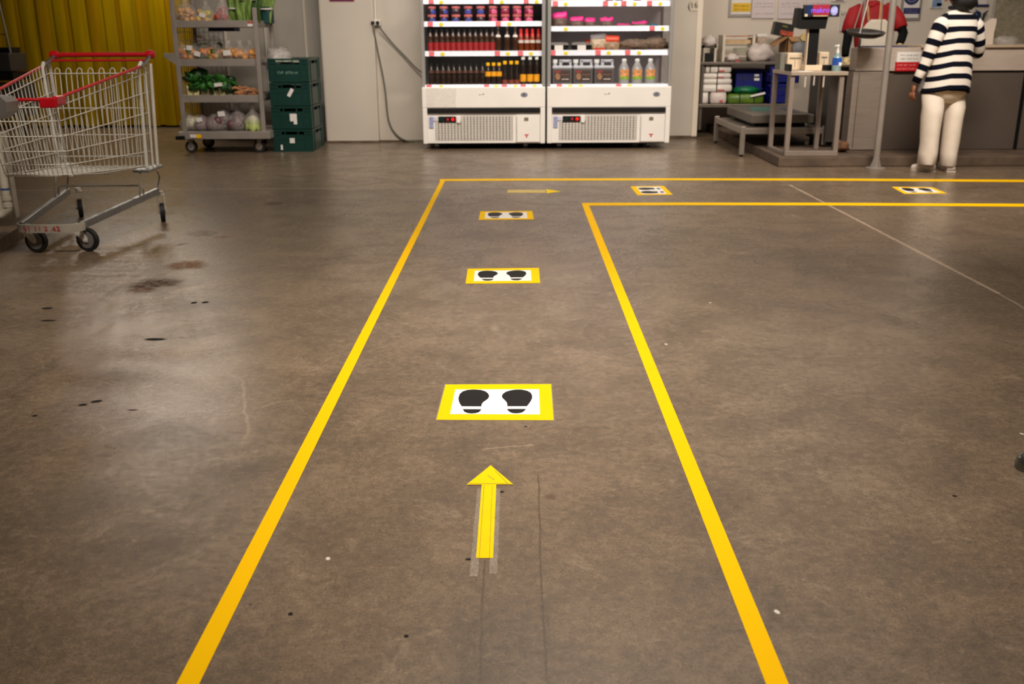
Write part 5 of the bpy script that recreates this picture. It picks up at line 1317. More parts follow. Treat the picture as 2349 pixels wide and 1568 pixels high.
def dpx(a, b_, y0, y1, m, nm, yy, **k):
    p, q = at(a, y1, 8.91), at(b_, y0, 8.91); return build(nm, B().bb(p.x, q.x, yy, yy + .004, p.z, q.z), m, sc, **k)
dpx(1864, 1905, 10.5, 34, mat('screen_crimson', (150, 40, 56), .3, 0, .1, 10, emit=.35), 'lit_screen', 8.9135)
dpx(1850, 1862, 12, 33, mat('screen_navy', (24, 44, 84), .3, 0, .3, 20, emit=.3), 'lit_panel', 8.9135)
dpx(1866, 1900, 35, 37.5, mat('screen_foot', (216, 176, 138), .4, 0, .2, 30), 'price_strip', 8.9125)
dpx(1846, 1853, 32, 38, mat('cream_button', (214, 196, 160), .4, 0, .1, 20), 'button', 8.9125)
q = at(1914, 24.5, 8.91)
build('round_emblem', B().prism([Vector((q.x + .031*math.cos(a), 8.9125, q.z + .038*math.sin(a))) for a in [2*PI*j/20 for j in range(20)]], (0, .004, 0)), mat('screen_emblem', (160, 160, 206), .3, 0, .25, 40, emit=.35), sc)
q = at(1882, 23.5, 8.91)
text('screen_text', 'makro', .062, (q.x, 8.911, q.z), FRONT, mat('screen_text_blue', (112, 96, 240), .3, 0, .05, 10, emit=.6), sc, ext=.001)
# ticket printers and bits on the stand
CRM = mat('cream_printer', (216, 194, 164), .45, 0, .05, 5)
for i, (a, e, yt, lab) in enumerate(((1806, 1844, 121, 'cream ticket printer left of the scale column'), (1879, 1905, 119, 'cream ticket printer right of the scale column'))):
    p, q = at(a, 160, 9.12), at(e, yt, 9.12)
    t = thing('ticket_printer', lab, 'printer', ((p.x+q.x)/2, 9.25, zf), 'cream ticket printers')
    build('housing', B().bb(p.x, q.x, 9.14, 9.36, zf, q.z, .012), CRM, t)
    build('paper_slot', B().bb(p.x + .02, q.x - .02, 9.132, 9.14, q.z - .05, q.z - .04), GREYB, t)
    build('seam', B().bb((p.x + q.x)/2 - .002, (p.x + q.x)/2 + .002, 9.136, 9.14, zf + .02, q.z - .06), GREYB, t)
p, q = at(1784, 152, 9.2), at(1806, 121, 9.2)
tag(build('grey_box', B().bb(p.x + .02, q.x, 9.2, 9.38, zf, q.z, .006), mat('grey_olive_box', (112, 110, 98), .5, 0, .06, 6)), 'grey box at the left end of the steel stand beside the printer', 'box')
p, q = at(1789, 160, 8.9), at(1815, 147, 8.9)
tag(build('card_reader', B().bb(max(p.x, fx0 - .015), q.x, 8.86, 9.02, zf, q.z, .006), BLACKP), 'small black device on the left front of the steel stand', 'device')
p, q = at(1893, 161, 9.0), at(1908, 149, 9.0)
tag(build('black_holder', B().bb(p.x, q.x, 8.96, 9.1, zf, q.z, .006), BLACKP), 'small black holder behind the sanitiser bottle', 'holder')
tag(build('label_sheet', B().bb(fx(1832, 165), fx(1862, 165), 8.78, 8.92, zf, zf + .003), PAPER), 'loose white label sheet at the front of the steel stand', 'paper')
q = at(1918, 162, 8.86)
t = thing('sanitiser_bottle', 'clear pump bottle with a blue label on the right of the steel stand', 'bottle', (q.x, 8.86, zf))
build('bottle', B().lathe([(.005, 0), (.036, 0), (.039, .006), (.039, .10), (.034, .125), (.014, .145), (.013, .155)], 16), mat('aqua_gel', (132, 158, 156), .15, 0, .05, 6), t, True, False)
build('blue_label', B().lathe([(.0385, .05), (.0400, .051), (.0400, .112), (.0385, .113)], 16), mat('blue_label', (36, 84, 170), .4, 0, .35, 40), t, True, False)
build('white_patch', B().bb(.005, .03, -.0415, -.036, .045, .075), PAPER, t, world=False)
build('pump', B().lathe([(.004, .15), (.016, .15), (.016, .175), (.007, .178), (.006, .205), (.014, .207), (.013, .222), (.002, .224)], 12), CPW, t, True, False)
build('nozzle', B().cyl((0, 0, .215), (-.035, -.01, .211), .005, n=8), CPW, t, True, False)

# ------------------------------------------------------------------ checkout counter
YD = 9.2
DSK = mat('counter_steel', (190, 174, 160), .45, .12, .08, 3, stretch=(2, 2, 14)); DSKD = mat('counter_lower_panel', (96, 84, 75), .45, .15, .08, 3)
dx0, dxe = at(1941, 345, YD).x, at(2012, 345, YD).x
zD0, zDm, zD1 = at(1950, 344, YD).z, at(1960, 163, YD).z, at(1990, 109, YD).z
t = thing('end_cabinet', 'narrow steel end cabinet of the checkout behind the slim pole', 'cabinet', ((dx0+dxe)/2, YD + .4, KZ))
build('lower_door', B().bb(dx0, dxe, YD, YD + .18, zD0, zDm - .006, .008), mat('counter_door_steel', (146, 132, 120), .45, .12, .08, 3, stretch=(2, 2, 14)), t)
build('upper_box', B().bb(dx0 + .012, dxe - .002, YD - .004, YD + .18, zDm, zD1, .008), DSK, t)
build('side_strip', B().bb(dx0 + .05, dx0 + .056, YD - .004, YD, zD0 + .02, zDm - .02), DSKD, t)
for x in (dx0 + .05, dxe - .05): build('foot', B().cyl((x, YD + .1, KZ), (x, YD + .1, zD0 + .002), .022, n=10), BLACKP, t, True)
sc0 = at(1893, 300, 9.46).x; scz = at(1915, 153, 9.46).z
t = thing('side_counter', 'low dark counter under the cashier left of the steel end cabinet', 'counter', ((sc0 + dxe)/2, 9.8, KZ))
build('carcass', B().bb(sc0, dxe - .02, 9.46, 10.08, KZ + .05, scz - .03, .006), mat('dark_side_counter', (66, 58, 52), .5, .1, .1, 5), t)
build('counter_top', B().bb(sc0 - .015, dxe - .01, 9.44, 10.10, scz - .03, scz, .005), mat('dark_counter_top', (52, 46, 40), .4, .1, .1, 5), t)
build('plinth_base', B().bb(sc0 + .03, dxe - .04, 9.5, 10.04, KZ, KZ + .05), BLACKP, t)
q = at(1990, 109, YD)
t = thing('checkout_counter', 'long steel checkout counter in front of the cashier', 'counter', (dxe + 1, YD + .45, KZ))
zM1 = at(2200, 108, YD + .02).z
dj = at(2330, 345, YD).x
build('lower_panel', B().bb(dxe + .03, dj - .015, YD + .03, YD + .06, zD0, zDm - .012), DSKD, t)
build('lower_panel', B().bb(dj + .015, 6.2, YD + .03, YD + .06, zD0, zDm - .012), DSKD, t)
build('joint_strip', B().bb(dj - .015, dj + .015, YD + .02, YD + .05, zD0 - .03, zDm - .012), BLACKP, t)
build('upper_band', B().bb(dxe + .03, dj + .04, YD, YD + .05, zDm, zM1, .004), DSK, t)
build('upper_band', B().bb(dj + .06, 6.2, YD, YD + .05, zDm, zM1, .004), DSK, t)
build('carcass', B().bb(dxe + .03, 6.2, YD + .06, YD + .85, zD0 - .02, zM1 - .06), mat('counter_body', (84, 78, 72), .6, .2, .08, 5), t)
build('counter_top', B().bb(at(2112, 108, YD).x, 6.2, YD - .03, YD + .88, zM1 - .004, zM1 + .016, .004), mat('light_counter_edge', (208, 186, 158), .35, .3, .05, 5), t)
build('blue_edge', B().bb(dxe + .06, at(2140, 108, YD).x, YD + .3, YD + .88, zM1 - .012, zM1 + .004), mat('blue_mat', (44, 62, 112), .5, 0, .1, 8), t)
for x in (dxe + .2, at(2230, 350, YD).x, dj - .16, 5.2): build('support_block', B().bb(x - .07, x + .07, YD + .08, YD + .6, KZ, zD0 + .002), mat('pale_block', (150, 138, 124), .6, 0, .1, 6), t)
build('dark_kick', B().bb(dxe + .05, 6.2, YD + .62, YD + .64, KZ, zD0), BLACKP, t)
tag(build('dark_bundle', B().blob((at(2055, 352, YD).x, YD + .14, KZ + .028), (.17, .05, .028), 16, 8, .3, 4, 3), mat('navy_cloth', (22, 22, 44), .8, 0, .2, 10), smooth='all'), 'dark navy bundle under the checkout counter near the pole', 'cloth')
tag(build('rust_bundle', B().blob((at(1926, 350, 9.1).x, 9.1, KZ + .05), (.075, .10, .05), 16, 10, .5, 4, 6), mat('rusty_rags', (96, 62, 36), .85, 0, .5, 16), smooth='all'), 'rusty brown rags on the plinth between stand and checkout', 'rags')
tag(build('white_cup', B().lathe([(.02, 0), (.024, .05), (.02, .05), (.001, .006)], 12, (at(1850, 338, 9.7).x, 9.7, KZ)), CPW, smooth=True), 'small white cup on the plinth under the low bench', 'cup')
# counter notice
p, q = at(2052.5, 163, YD - .01), at(2113, 119, YD - .01)
t = thing('counter_notice', 'white and red notice on the front of the checkout counter', 'sign', ((p.x+q.x)/2, YD - .005, p.z))
zmid = at(2080, 142, YD).z
build('red_half', B().bb(p.x, q.x - .01, YD - .012, YD - .001, p.z, zmid), mat('notice_red_print', (186, 18, 28), .45, 0, .04, 6), t)
build('white_half', B().bb(p.x + .004, q.x, YD - .012, YD - .001, zmid, q.z), PAPER, t)
INK = mat('grey_print', (120, 112, 106), .6, 0, .25, 60); INKW = mat('pale_print', (216, 150, 146), .6, 0, .2, 60)
words('printed_line', 3, .014, ((p.x + q.x)/2 + .01, YD - .0125, at(2080, 126.5, YD).z), (q.x - p.x)*.74, INK, t, 92)
words('printed_line', 3, .014, ((p.x + q.x)/2 + .01, YD - .0125, at(2080, 135, YD).z), (q.x - p.x)*.74, INK, t, 16)
words('printed_line', 3, .014, ((p.x + q.x)/2 - .01, YD - .0125, at(2080, 149, YD).z), (q.x - p.x)*.74, INKW, t, 78)
words('printed_line', 3, .014, ((p.x + q.x)/2 - .01, YD - .0125, at(2080, 157.5, YD).z), (q.x - p.x)*.74, INKW, t, 8)

# ------------------------------------------------------------------ slim pole with a disc foot, and the hanging weighing pan
pb = gz(2008, 386)
POLE = mat('pole_steel', (158, 148, 139), .35, .3, .06, 8)
t = thing('steel_pole', 'slim steel pole on a round floor plate in front of the checkout', 'pole', (pb.x, pb.y, 0))
build('pole', B().cyl((pb.x, pb.y, .01), (pb.x, pb.y, 4.19), .028, n=18), POLE, t, True)
build('floor_plate', B().lathe([(.002, 0), (.085, 0), (.085, .008), (.03, .012), (.002, .012)], 24, pb), POLE, t, True)
for a in range(4):
    d = Vector((math.cos(a*PI/2 + .5), math.sin(a*PI/2 + .5), 0)); n_ = Vector((-d.y, d.x, 0))
    build('gusset', B().prism([pb + d*.027 - n_*.002 + Vector((0, 0, .01)), pb + d*.062 - n_*.002 + Vector((0, 0, .01)), pb + d*.027 - n_*.002 + Vector((0, 0, .10))], n_*.004), POLE, t)
pc = at(1985, 78, 8.95)
t = thing('weighing_pan', 'dark round weighing pan hanging on thin rods by the pole', 'pan', (pc.x, 8.95, pc.z))
rp_ = .168
b = B().lathe([(.002, -.028), (rp_*.6, -.024), (rp_*.92, .0), (rp_, .024), (rp_ - .006, .024), (rp_*.88, .004), (rp_*.55, -.016), (.002, -.02)], 32)
Mt = Matrix.Translation(pc) @ Matrix.Rotation(math.radians(9), 4, 'X') @ Matrix.Rotation(math.radians(2), 4, 'Y')
for v_ in b.bm.verts: v_.co = Mt @ v_.co
build('pan', b, mat('dark_pan', (74, 70, 66), .35, .5, .2, 9), t, True)
ap = Vector((at(2022, -40, 8.95).x, 8.95, pc.z + .9))
for a in (-2.2, .35, 1.9):
    build('hanger_rod', B().cyl(Mt @ Vector((rp_*.97*math.cos(a), rp_*.97*math.sin(a), .02)), ap, .0055, n=8), POLE, t, True)
build('hook', B().cyl(ap, (ap.x, ap.y, 4.19), .008, n=8), POLE, t, True)
q = at(1971, 108, YD + .05)
t = thing('thin_rod', 'thin upright rod standing on the end cabinet behind the pan', 'rod', (q.x, q.y, zD1))
q2 = at(1993, -10, YD + .05)
build('rod', B().cyl((q.x, q.y, zD1), (q2.x, q2.y, q2.z + .8), .010, n=10), POLE, t, True)
build('rod_foot', B().cyl((q.x, q.y, zD1), (q.x, q.y, zD1 + .01), .022, n=12), POLE, t, True)

# ------------------------------------------------------------------ notices on the alcove wall
YW = 12.095
def board(px0, px1, py0, py1, label, frame=None, m=None, name='wall_notice', grp='notices on the alcove wall'):
    p, q = at(px0, py1, YW), at(px1, py0, YW)
    t = thing(name, label, 'sign', ((p.x+q.x)/2, YW, p.z), grp)
    if frame:
        build('frame', B().bb(p.x - .03, q.x + .03, YW - .012, YW + .005, p.z - .03, q.z + .03, .004), frame, t)
    build('sheet', B().bb(p.x, q.x, YW - .016, YW + .004, p.z, q.z), m or PAPER, t)
    def fld(a, b_, c, d, mm, nm='colour_field'):
        u, v = at(a, d, YW), at(b_, c, YW); return build(nm, B().bb(u.x, v.x, YW - .019, YW - .014, u.z, v.z), mm, t)
    return t, fld
def lines(t, px0, px1, pys, m, size=.02, body='NOTICE TO ALL STAFF'):
    for k, py in enumerate(pys):
        q = at((px0+px1)/2, py, YW)
        words('printed_line', 2 + k % 2, size*.62, (q.x, YW - .0195, q.z), abs(at(px1, py, YW).x - at(px0, py, YW).x)*.72, m, t, k + int(px0))
FRG = mat('grey_frame', (156, 150, 144), .4, .3, .05, 8)
YSG = mat('warning_yellow', (226, 180, 6), .5, 0, .04, 8); DYEL = mat('dark_yellow_print', (130, 104, 10), .6, 0, .2, 40)
t, f = board(1676, 1724, -20, 33, 'framed yellow and white safety notice high on the alcove wall', FRG)
f(1678, 1722, 7, 27, YSG); lines(t, 1678, 1722, (14,), DYEL, .036, 'CAUTION'); lines(t, 1678, 1722, (22,), DYEL, .026, 'WET FLOOR')
FNT = mat('faint_print_lines', (186, 174, 172), .7, 0, .2, 50)
for i, (a, e, yb_) in enumerate(((1723, 1782, 42), (1783, 1846, 43), (1847, 1908, 38))):
    t, f = board(a, e, -60, yb_, 'large pale printed sheet, %s of three in a row right of the yellow notice' % ORD[i], m=mat('lilac_white_paper', (214, 200, 200), .7, 0, .05, 6))
    lines(t, a, e, (8, 15, 31), FNT, .03, 'WEEKLY STAFF ROTA')
t, f = board(1908, 1945, -60, 3, 'small white sheet above the cashier’s shoulder'.replace('’s', ''), m=PAPER)
f(1916, 1934, -1, 1.5, mat('maroon_print', (116, 70, 90), .6, 0, .2, 40))
t, f = board(1925, 1956, 25, 72, 'pale sheet half hidden behind the cashier in red', m=mat('soft_white_paper', (206, 194, 186), .7, 0, .04, 6))
lines(t, 1925, 1950, (33,), mat('brown_print', (110, 84, 66), .6, 0, .2, 40), .05, 'STOP')
NAVY = mat('mandatory_blue', (34, 40, 92), .5, 0, .06, 8)
t, f = board(2069, 2113, -30, 41, 'white notice with a blue round symbol and blue text box above the counter', FRG)
f(2070.5, 2110, 18, 32, NAVY); lines(t, 2070, 2110, (23, 28), mat('pale_blue_print', (128, 122, 158), .6, 0, .2, 40), .024, 'WEAR A MASK')
q = at(2091, -8, YW)
for r, mm, dy in ((.094, NAVY, .019), (.066, mat('grey_blue_ring', (120, 122, 150), .5, 0, .1, 9), .021), (.052, NAVY, .023)):
    build('round_symbol', B().prism([Vector((q.x + r*math.cos(a), YW - dy, q.z + r*math.sin(a))) for a in [2*PI*j/28 for j in range(28)]], (0, .004, 0)), mm, t)
t, f = board(2133, 2166, -30, 19, 'blue and white poster left of the shopper in the striped sweater', m=PAPER)
f(2136, 2160, -5, 17, mat('sky_blue_print', (128, 152, 186), .5, 0, .2, 14)); f(2147, 2160, 7, 14, mat('mid_blue_print', (90, 116, 158), .5, 0, .3, 20))
t, f = board(2226, 2268, -40, 15, 'white poster with a blue foot right of the shopper', m=PAPER)
f(2226, 2268, 10, 15.5, mat('navy_poster_foot', (34, 36, 84), .5, 0, .05, 9))
t, f = board(2302, 2349, -40, 8, 'poster with teal and brown pictures at the right edge', m=mat('beige_poster', (190, 178, 166), .7, 0, .1, 12))
f(2312, 2334, -8, 3, mat('teal_print', (40, 96, 124), .5, 0, .3, 20)); f(2336, 2347, -8, 7, mat('umber_print', (130, 108, 96), .5, 0, .3, 20))
p = at(1592, 14, 11.24)
t = thing('pier_tag', 'small bracketed number tag high on the pier', 'sign', (p.x, 11.245, p.z))
build('tag_plate', B().bb(p.x - .04, p.x + .04, 11.24, 11.252, p.z - .05, p.z + .06), mat('pier_tag_plate', (200, 186, 166), .5, 0, .05, 9), t)
text('tag_text', '(16)', .085, (p.x, 11.239, p.z + .005), (PI/2, -.12, 0), mat('tag_ink', (44, 40, 38), .6, 0, .1, 20), t, ext=.001)
# screen, sheet and bag on the counter at the right
sp0, sp1 = at(2268, 108, 9.9), at(2360, 108, 9.9)
t = thing('counter_screen', 'grey translucent screen standing on the counter at the right edge', 'screen', (sp0.x + .5, 9.9, zM1 + .016))
build('sheet', B().bb(sp0.x, 6.2, 9.895, 9.905, zM1 + .02, 1.75), film('smoky_screen', (120, 112, 92), .62, .15), t)
build('frame', B().bb(sp0.x - .012, sp0.x + .004, 9.89, 9.91, zM1 + .016, 1.75), SIDEG, t)
build('base_rail', B().bb(sp0.x - .012, 6.2, 9.885, 9.915, zM1 + .0165, zM1 + .022), SIDEG, t)
c0 = at(2258, 107, 9.75)
b = B(); rings = []
for zz, hw, dx in ((0, .10, -.03), (.10, .08, -.015), (.20, .045, .03), (.235, .02, .05)):
    rings.append([Vector((c0.x + dx + hw*sx, 9.75 + .02*sy, zM1 + .017 + zz)) for sx, sy in ((-1, -1), (1, -1), (1, 1), (-1, 1))])
b.loft(rings); tag(build('white_sheet', b, mat('pale_cream_plastic', (212, 196, 182), .5, 0, .05, 8), smooth=True), 'pale tapering plastic sheet on the counter behind the striped sweater', 'holder')  # pale wedge modelled as an upright plastic sheet
c0 = at(2307, 104, 9.4); b = B(); b.blob((c0.x, 9.4, zM1 + .045), (.10, .09, .046), 16, 10, .55, 4, 3)
tag(build('crumpled_bag', b, FILM, smooth='all'), 'crumpled clear plastic bag on the counter at the right', 'bag')
tp = at(2246, 32, 12.0)
t = thing('spray_bottle', 'dark blue spray bottle hung on the alcove wall right of the shopper', 'bottle', (tp.x, 12.04, tp.z - .04))
build('bottle', B().blob((tp.x - .01, 12.03, tp.z - .02), (.05, .045, .055), 12, 9, .1, 2, 3), mat('dark_blue_bottle', (16, 44, 84), .3, 0, .15, 9), t, 'all')
build('trigger', B().sweep([(tp.x + .05, 12.0, tp.z - .10), (tp.x + .06, 12.0, tp.z + .0), (tp.x + .10, 12.0, tp.z + .035)], [.010, .018, .008], 7), mat('dark_slate_plastic', (34, 44, 50), .4, 0, .1, 9), t, True)
build('hook', B().cyl((tp.x, 12.03, tp.z + .03), (tp.x, 12.1, tp.z + .05), .006, n=6), FRG, t)

# ------------------------------------------------------------------ people
SKIN1 = mat('warm_brown_skin', (150, 92, 64), .5, 0, .08, 20); SKIN2 = mat('cashier_skin', (166, 112, 82), .5, 0, .08, 20)
HAIR = mat('black_hair', (12, 9, 8), .6, 0, .3, 40, .4, stretch=(30, 30, 4))
TRO = mat('cream_trousers', (226, 212, 196), .8, 0, .05, 14, .25); SHOE = mat('white_trainers', (222, 210, 198), .5, 0, .05, 12); SOLEM = mat('pale_rubber_sole', (206, 190, 172), .6, 0, .05, 12)
def striped(name):
    m = mat(name, (228, 218, 208), .85, 0, .03, 30, .3, spec=.12)
    nt = m.node_tree; N = nt.nodes; L = nt.links; p = N['Principled BSDF']
    uv = N.new('ShaderNodeUVMap'); uv.uv_map = 'UVMap'; sx = N.new('ShaderNodeSeparateXYZ'); L.new(uv.outputs[0], sx.inputs[0])
    md = N.new('ShaderNodeMath'); md.operation = 'FRACT'; L.new(sx.outputs[1], md.inputs[0])
    cr = N.new('ShaderNodeValToRGB'); cr.color_ramp.interpolation = 'CONSTANT'
    cr.color_ramp.elements[0].color = lin((8, 10, 24)) + [1]; cr.color_ramp.elements[1].position = .45; cr.color_ramp.elements[1].color = lin((232, 222, 210)) + [1]
    L.new(md.outputs[0], cr.inputs[0]); L.new(cr.outputs[0], p.inputs['Base Color'])
    return m
STRIPE = striped('navy_cream_stripes')
YP = 8.42
me_ = thing('person', 'shopper seen from behind in a navy and cream striped sweater, cream trousers and white shoes', 'person', (at(2150, 390, YP).x, YP, 0))
def w(px, py, Y=YP): return at(px, py, Y)
# --- body, one continuous surface
J = [(w(2178, 196, YP+.06), (.06, .05)), (w(2185, 150, YP+.03), (.085, .07)), (w(2194, 95, YP+.03), (.085, .07)), (w(2200, 58, YP+.03), (.075, .065)), (w(2203, 30, YP+.03), (.05, .05)), (w(2201, 8, YP+.03), (.05, .053)), (w(2198, -8), (.072, .085)), (w(2196, -24), (.078, .092)), (w(2196, -40), (.055, .065)),
     (w(2162, 62, YP), .040), (w(2132, 122, YP), .030), (w(2102, 186, YP + .02), .024),
     (w(2238, 60, YP + .06), .038), (w(2246, 114, YP + .11), .030), (w(2222, 126, YP + .35), .024),
     (w(2146, 225, YP - .0), .058), (w(2135, 300, YP - .02), .046), (w(2128, 382, YP - .05), .034),
     (w(2194, 225, YP + .04), .056), (w(2184, 300, YP + .02), .044), (w(2174, 382, YP - .0), .034)]
E_ = [(0, 1), (1, 2), (2, 3), (3, 4), (4, 5), (5, 6), (6, 7), (7, 8), (3, 9), (9, 10), (10, 11), (3, 12), (12, 13), (13, 14), (0, 15), (15, 16), (16, 17), (0, 18), (18, 19), (19, 20)]
skin('body', J, E_, SKIN1, me_, 0, 2)
# face towards upper left: nose, ears, lips
hc = w(2197, -14); fd = Vector((-.83, .55, 0)); sd = Vector((-fd.y, fd.x, 0))
build('nose', B().sweep([hc + fd*.085 + Vector((0, 0, .03)), hc + fd*.112 + Vector((0, 0, -.012)), hc + fd*.085 + Vector((0, 0, -.022))], [.008, .014, .008], 8), SKIN1, me_, 'all')
for s in (1, -1):
    build('ear', B().blob(hc + sd*s*.080 - fd*.008 + Vector((0, 0, -.005)), (.018, .018, .032), 10, 8), SKIN1, me_, 'all')
    build('eye', B().blob(hc + fd*.078 + sd*s*.032 + Vector((0, 0, .022)), (.013, .013, .009), 10, 8), mat('dark_eye', (30, 24, 22), .3, 0, .1, 9), me_, 'all')
build('mouth', B().blob(hc + fd*.084 + Vector((0, 0, -.05)), (.014, .02, .007), 10, 6), mat('lip', (140, 76, 66), .5, 0, .1, 9), me_, 'all')
b = B(); b.blob(hc - fd*.030 + Vector((0, 0, .030)), (.108, .108, .118), 20, 14, .10, 3, 2)
b.blob(hc - fd*.060 + Vector((.004, 0, -.055)), (.098, .090, .075), 18, 10, .14, 4, 5)
build('hair', b, HAIR, me_, 'all')
# --- trousers: two legs and the seat in one
def ell(c, rx, ry, n=20, ph=0.0, wob=0.0, k=0):
    return [Vector((c.x + rx*math.cos(a)*(1 + wob*noise.noise(Vector((math.cos(a)*1.6, math.sin(a)*1.6, k*.9)))), c.y + ry*math.sin(a)*(1 + wob*noise.noise(Vector((math.sin(a)*1.6, k*.8, math.cos(a))))), c.z)) for a in [2*PI*j/n + ph for j in range(n)]]
def leg(rows_, dy0, dy1, seed):
    rings = []
    for i, (py, xl, xr) in enumerate(rows_):
        k = i/(len(rows_) - 1); Y = YP + dy0 + (dy1 - dy0)*k
        l, r = w(xl, py, Y), w(xr, py, Y); c = (l + r)/2; rx = (r.x - l.x)/2
        dep = min(rx*1.12 + .012, .088 if py < 225 else .1)
        rings.append(ell(c + Vector((0, .03 if py < 225 else .0, 0)), rx, dep, 20, 0, .10, i + seed))
    b = B(); b.loft(rings)
    return b
build('trouser_leg', leg([(186, 2128, 2184), (205, 2122, 2177), (222, 2119, 2168.5), (245, 2116, 2164), (268, 2113.5, 2160), (298, 2112.5, 2155.5), (327, 2112, 2151.5), (350, 2109, 2148.5), (374.5, 2105, 2144.5), (376, 2108, 2142)], 0, -.05, 1), TRO, me_, 'all')
build('trouser_leg', leg([(186, 2170, 2222), (205, 2171, 2220), (222, 2172, 2215.5), (245, 2170, 2212), (268, 2167.5, 2208), (298, 2164, 2203), (327, 2161, 2198.5), (350, 2159, 2195), (378, 2156.5, 2191), (379.5, 2159, 2189)], .05, .0, 7), TRO, me_, 'all')
b = B(); rings = []
for py, xl, xr, ry in ((150, 2142, 2230, .11), (175, 2136, 2229, .12), (200, 2123, 2222, .122), (214, 2124, 2217, .118), (228, 2140, 2204, .085), (236, 2156, 2190, .05)):
    l, r = w(xl, py), w(xr, py); rings.append(ell((l+r)/2 + Vector((0, .02, 0)), (r.x-l.x)/2, ry, 20))
b.loft(rings); build('trouser_seat', b, TRO, me_, 'all')
# --- sweater body with stripes that follow the knit
rows_ = [(205.5, 2119, 2226.5, .158), (200, 2120, 2227, .160), (185, 2126, 2229, .156), (165, 2132, 2231.5, .148), (145, 2137, 2233, .132), (125, 2142, 2234.5, .128), (105, 2148.5, 2236, .126), (85, 2156, 2240, .126), (69, 2159, 2243, .124), (56, 2156, 2245, .118), (46, 2153, 2243, .108), (38, 2161, 2238, .094), (30, 2174, 2231, .080), (22, 2186, 2222, .062), (14, 2189, 2217, .056)]
rings = []; vs = []
for i, (py, xl, xr, ry) in enumerate(rows_):
    l, r = w(xl, py), w(xr, py); c = (l+r)/2
    rr = ell(c + Vector((0, .03, 0)), (r.x-l.x)/2, ry, 28, 0, .05, i)
    for q in rr:                                   # hem dips to both sides, fabric leans with the pose
        u = (q.x - c.x)/((r.x-l.x)/2 + 1e-6)
        q.z -= (.040*max(0, u - .55)*2 + .045*max(0, -u - .25)) * (1 if i < 6 else max(0, 1 - (i-5)/5))
    rings.append(rr)
    vs.append((205 - py)/26.7 + .02)
b = B(); b.loft(rings, True, True, vs); build('sweater', b, STRIPE, me_, 'all')
build('collar', B().sweep(ell(w(2204, 17) + Vector((0, .03, 0)), .072, .07, 18) + [ell(w(2204, 17) + Vector((0, .03, 0)), .072, .07, 18)[0]], .014, 8), mat('navy_rib', (18, 20, 36), .8, 0, .1, 20), me_, 'all')
# --- sleeves
pl = [w(2176, 45, YP + .03), w(2159, 58, YP), w(2150, 78, YP - .01), w(2140, 100, YP - .01), w(2131, 124, YP), w(2122, 146, YP), w(2111, 168, YP + .01), w(2100, 189, YP + .02)]
rad = [.062, .068, .064, .058, .053, .047, .040, .034]
L_ = [0]
for a, c in zip(pl, pl[1:]): L_.append(L_[-1] + (c - a).length)
build('sleeve', B().sweep(pl, rad, 18, True, [(L_[-1] - x)/.104 for x in L_]), STRIPE, me_, 'all')
pl = [w(2226, 46, YP + .05), w(2240, 60, YP + .06), w(2246, 84, YP + .08), w(2247, 112, YP + .10), w(2243, 122, YP + .16), w(2230, 124, YP + .28), w(2222, 126, YP + .36)]
L_ = [0]
for a, c in zip(pl, pl[1:]): L_.append(L_[-1] + (c - a).length)
build('sleeve', B().sweep(pl, [.058, .060, .050, .046, .046, .042, .036], 18, True, [(L_[-1] - x)/.104 for x in L_]), STRIPE, me_, 'all')
# --- hands
def hand(wr, down, palmn, side, s, m, parent, curl=.6, k=1.0):
    """five separate fingers; down = fingers' direction, side = towards the thumb"""
    down, side = down.normalized(), side.normalized(); nrm = palmn.normalized()
    P = [(wr, (.026*k, .018*k)), (wr + down*.045*k, (.036*k, .017*k)), (wr + down*.085*k, (.038*k, .015*k))]
    E = [(0, 1), (1, 2)]
    for f, (off, ln) in enumerate(((.030, .070), (.010, .080), (-.010, .074), (-.029, .058))):
        base = wr + down*.075*k + side*off*k
        i0 = len(P)
        p1 = wr + down*.098*k + side*off*k*1.05
        p2 = p1 + (down*math.cos(curl*.6) + nrm*math.sin(curl*.6))*ln*.45*k
        p3 = p2 + (down*math.cos(curl*1.6) + nrm*math.sin(curl*1.6))*ln*.40*k
        P += [(base, .0098*k), (p1, .0096*k), (p2, .0088*k), (p3, .0076*k)]
        E += [(2, i0), (i0, i0+1), (i0+1, i0+2), (i0+2, i0+3)]
    i0 = len(P)
    q0 = wr + down*.03*k + side*.026*k; q1 = q0 + (side*.6 + down*.7 + nrm*.35).normalized()*.036*k; q2 = q1 + (down*.9 + nrm*.45 + side*.1).normalized()*.03*k
    P += [(q0, .013*k), (q1, .0105*k), (q2, .009*k)]; E += [(1, i0), (i0, i0+1), (i0+1, i0+2)]
    return skin('hand', P, E, m, parent, 0, 1)
hand(w(2099, 192, YP + .02), w(2091, 220, YP + .02) - w(2099, 192, YP + .02), Vector((.75, .35, 0)), Vector((-.1, .95, 0)), 1, SKIN1, me_, .75, .95)
hand(w(2221, 126, YP + .37), Vector((-.3, .95, -.1)), Vector((0, 0, -1)), Vector((-.95, -.2, 0)), 1, SKIN1, me_, .35, .92)
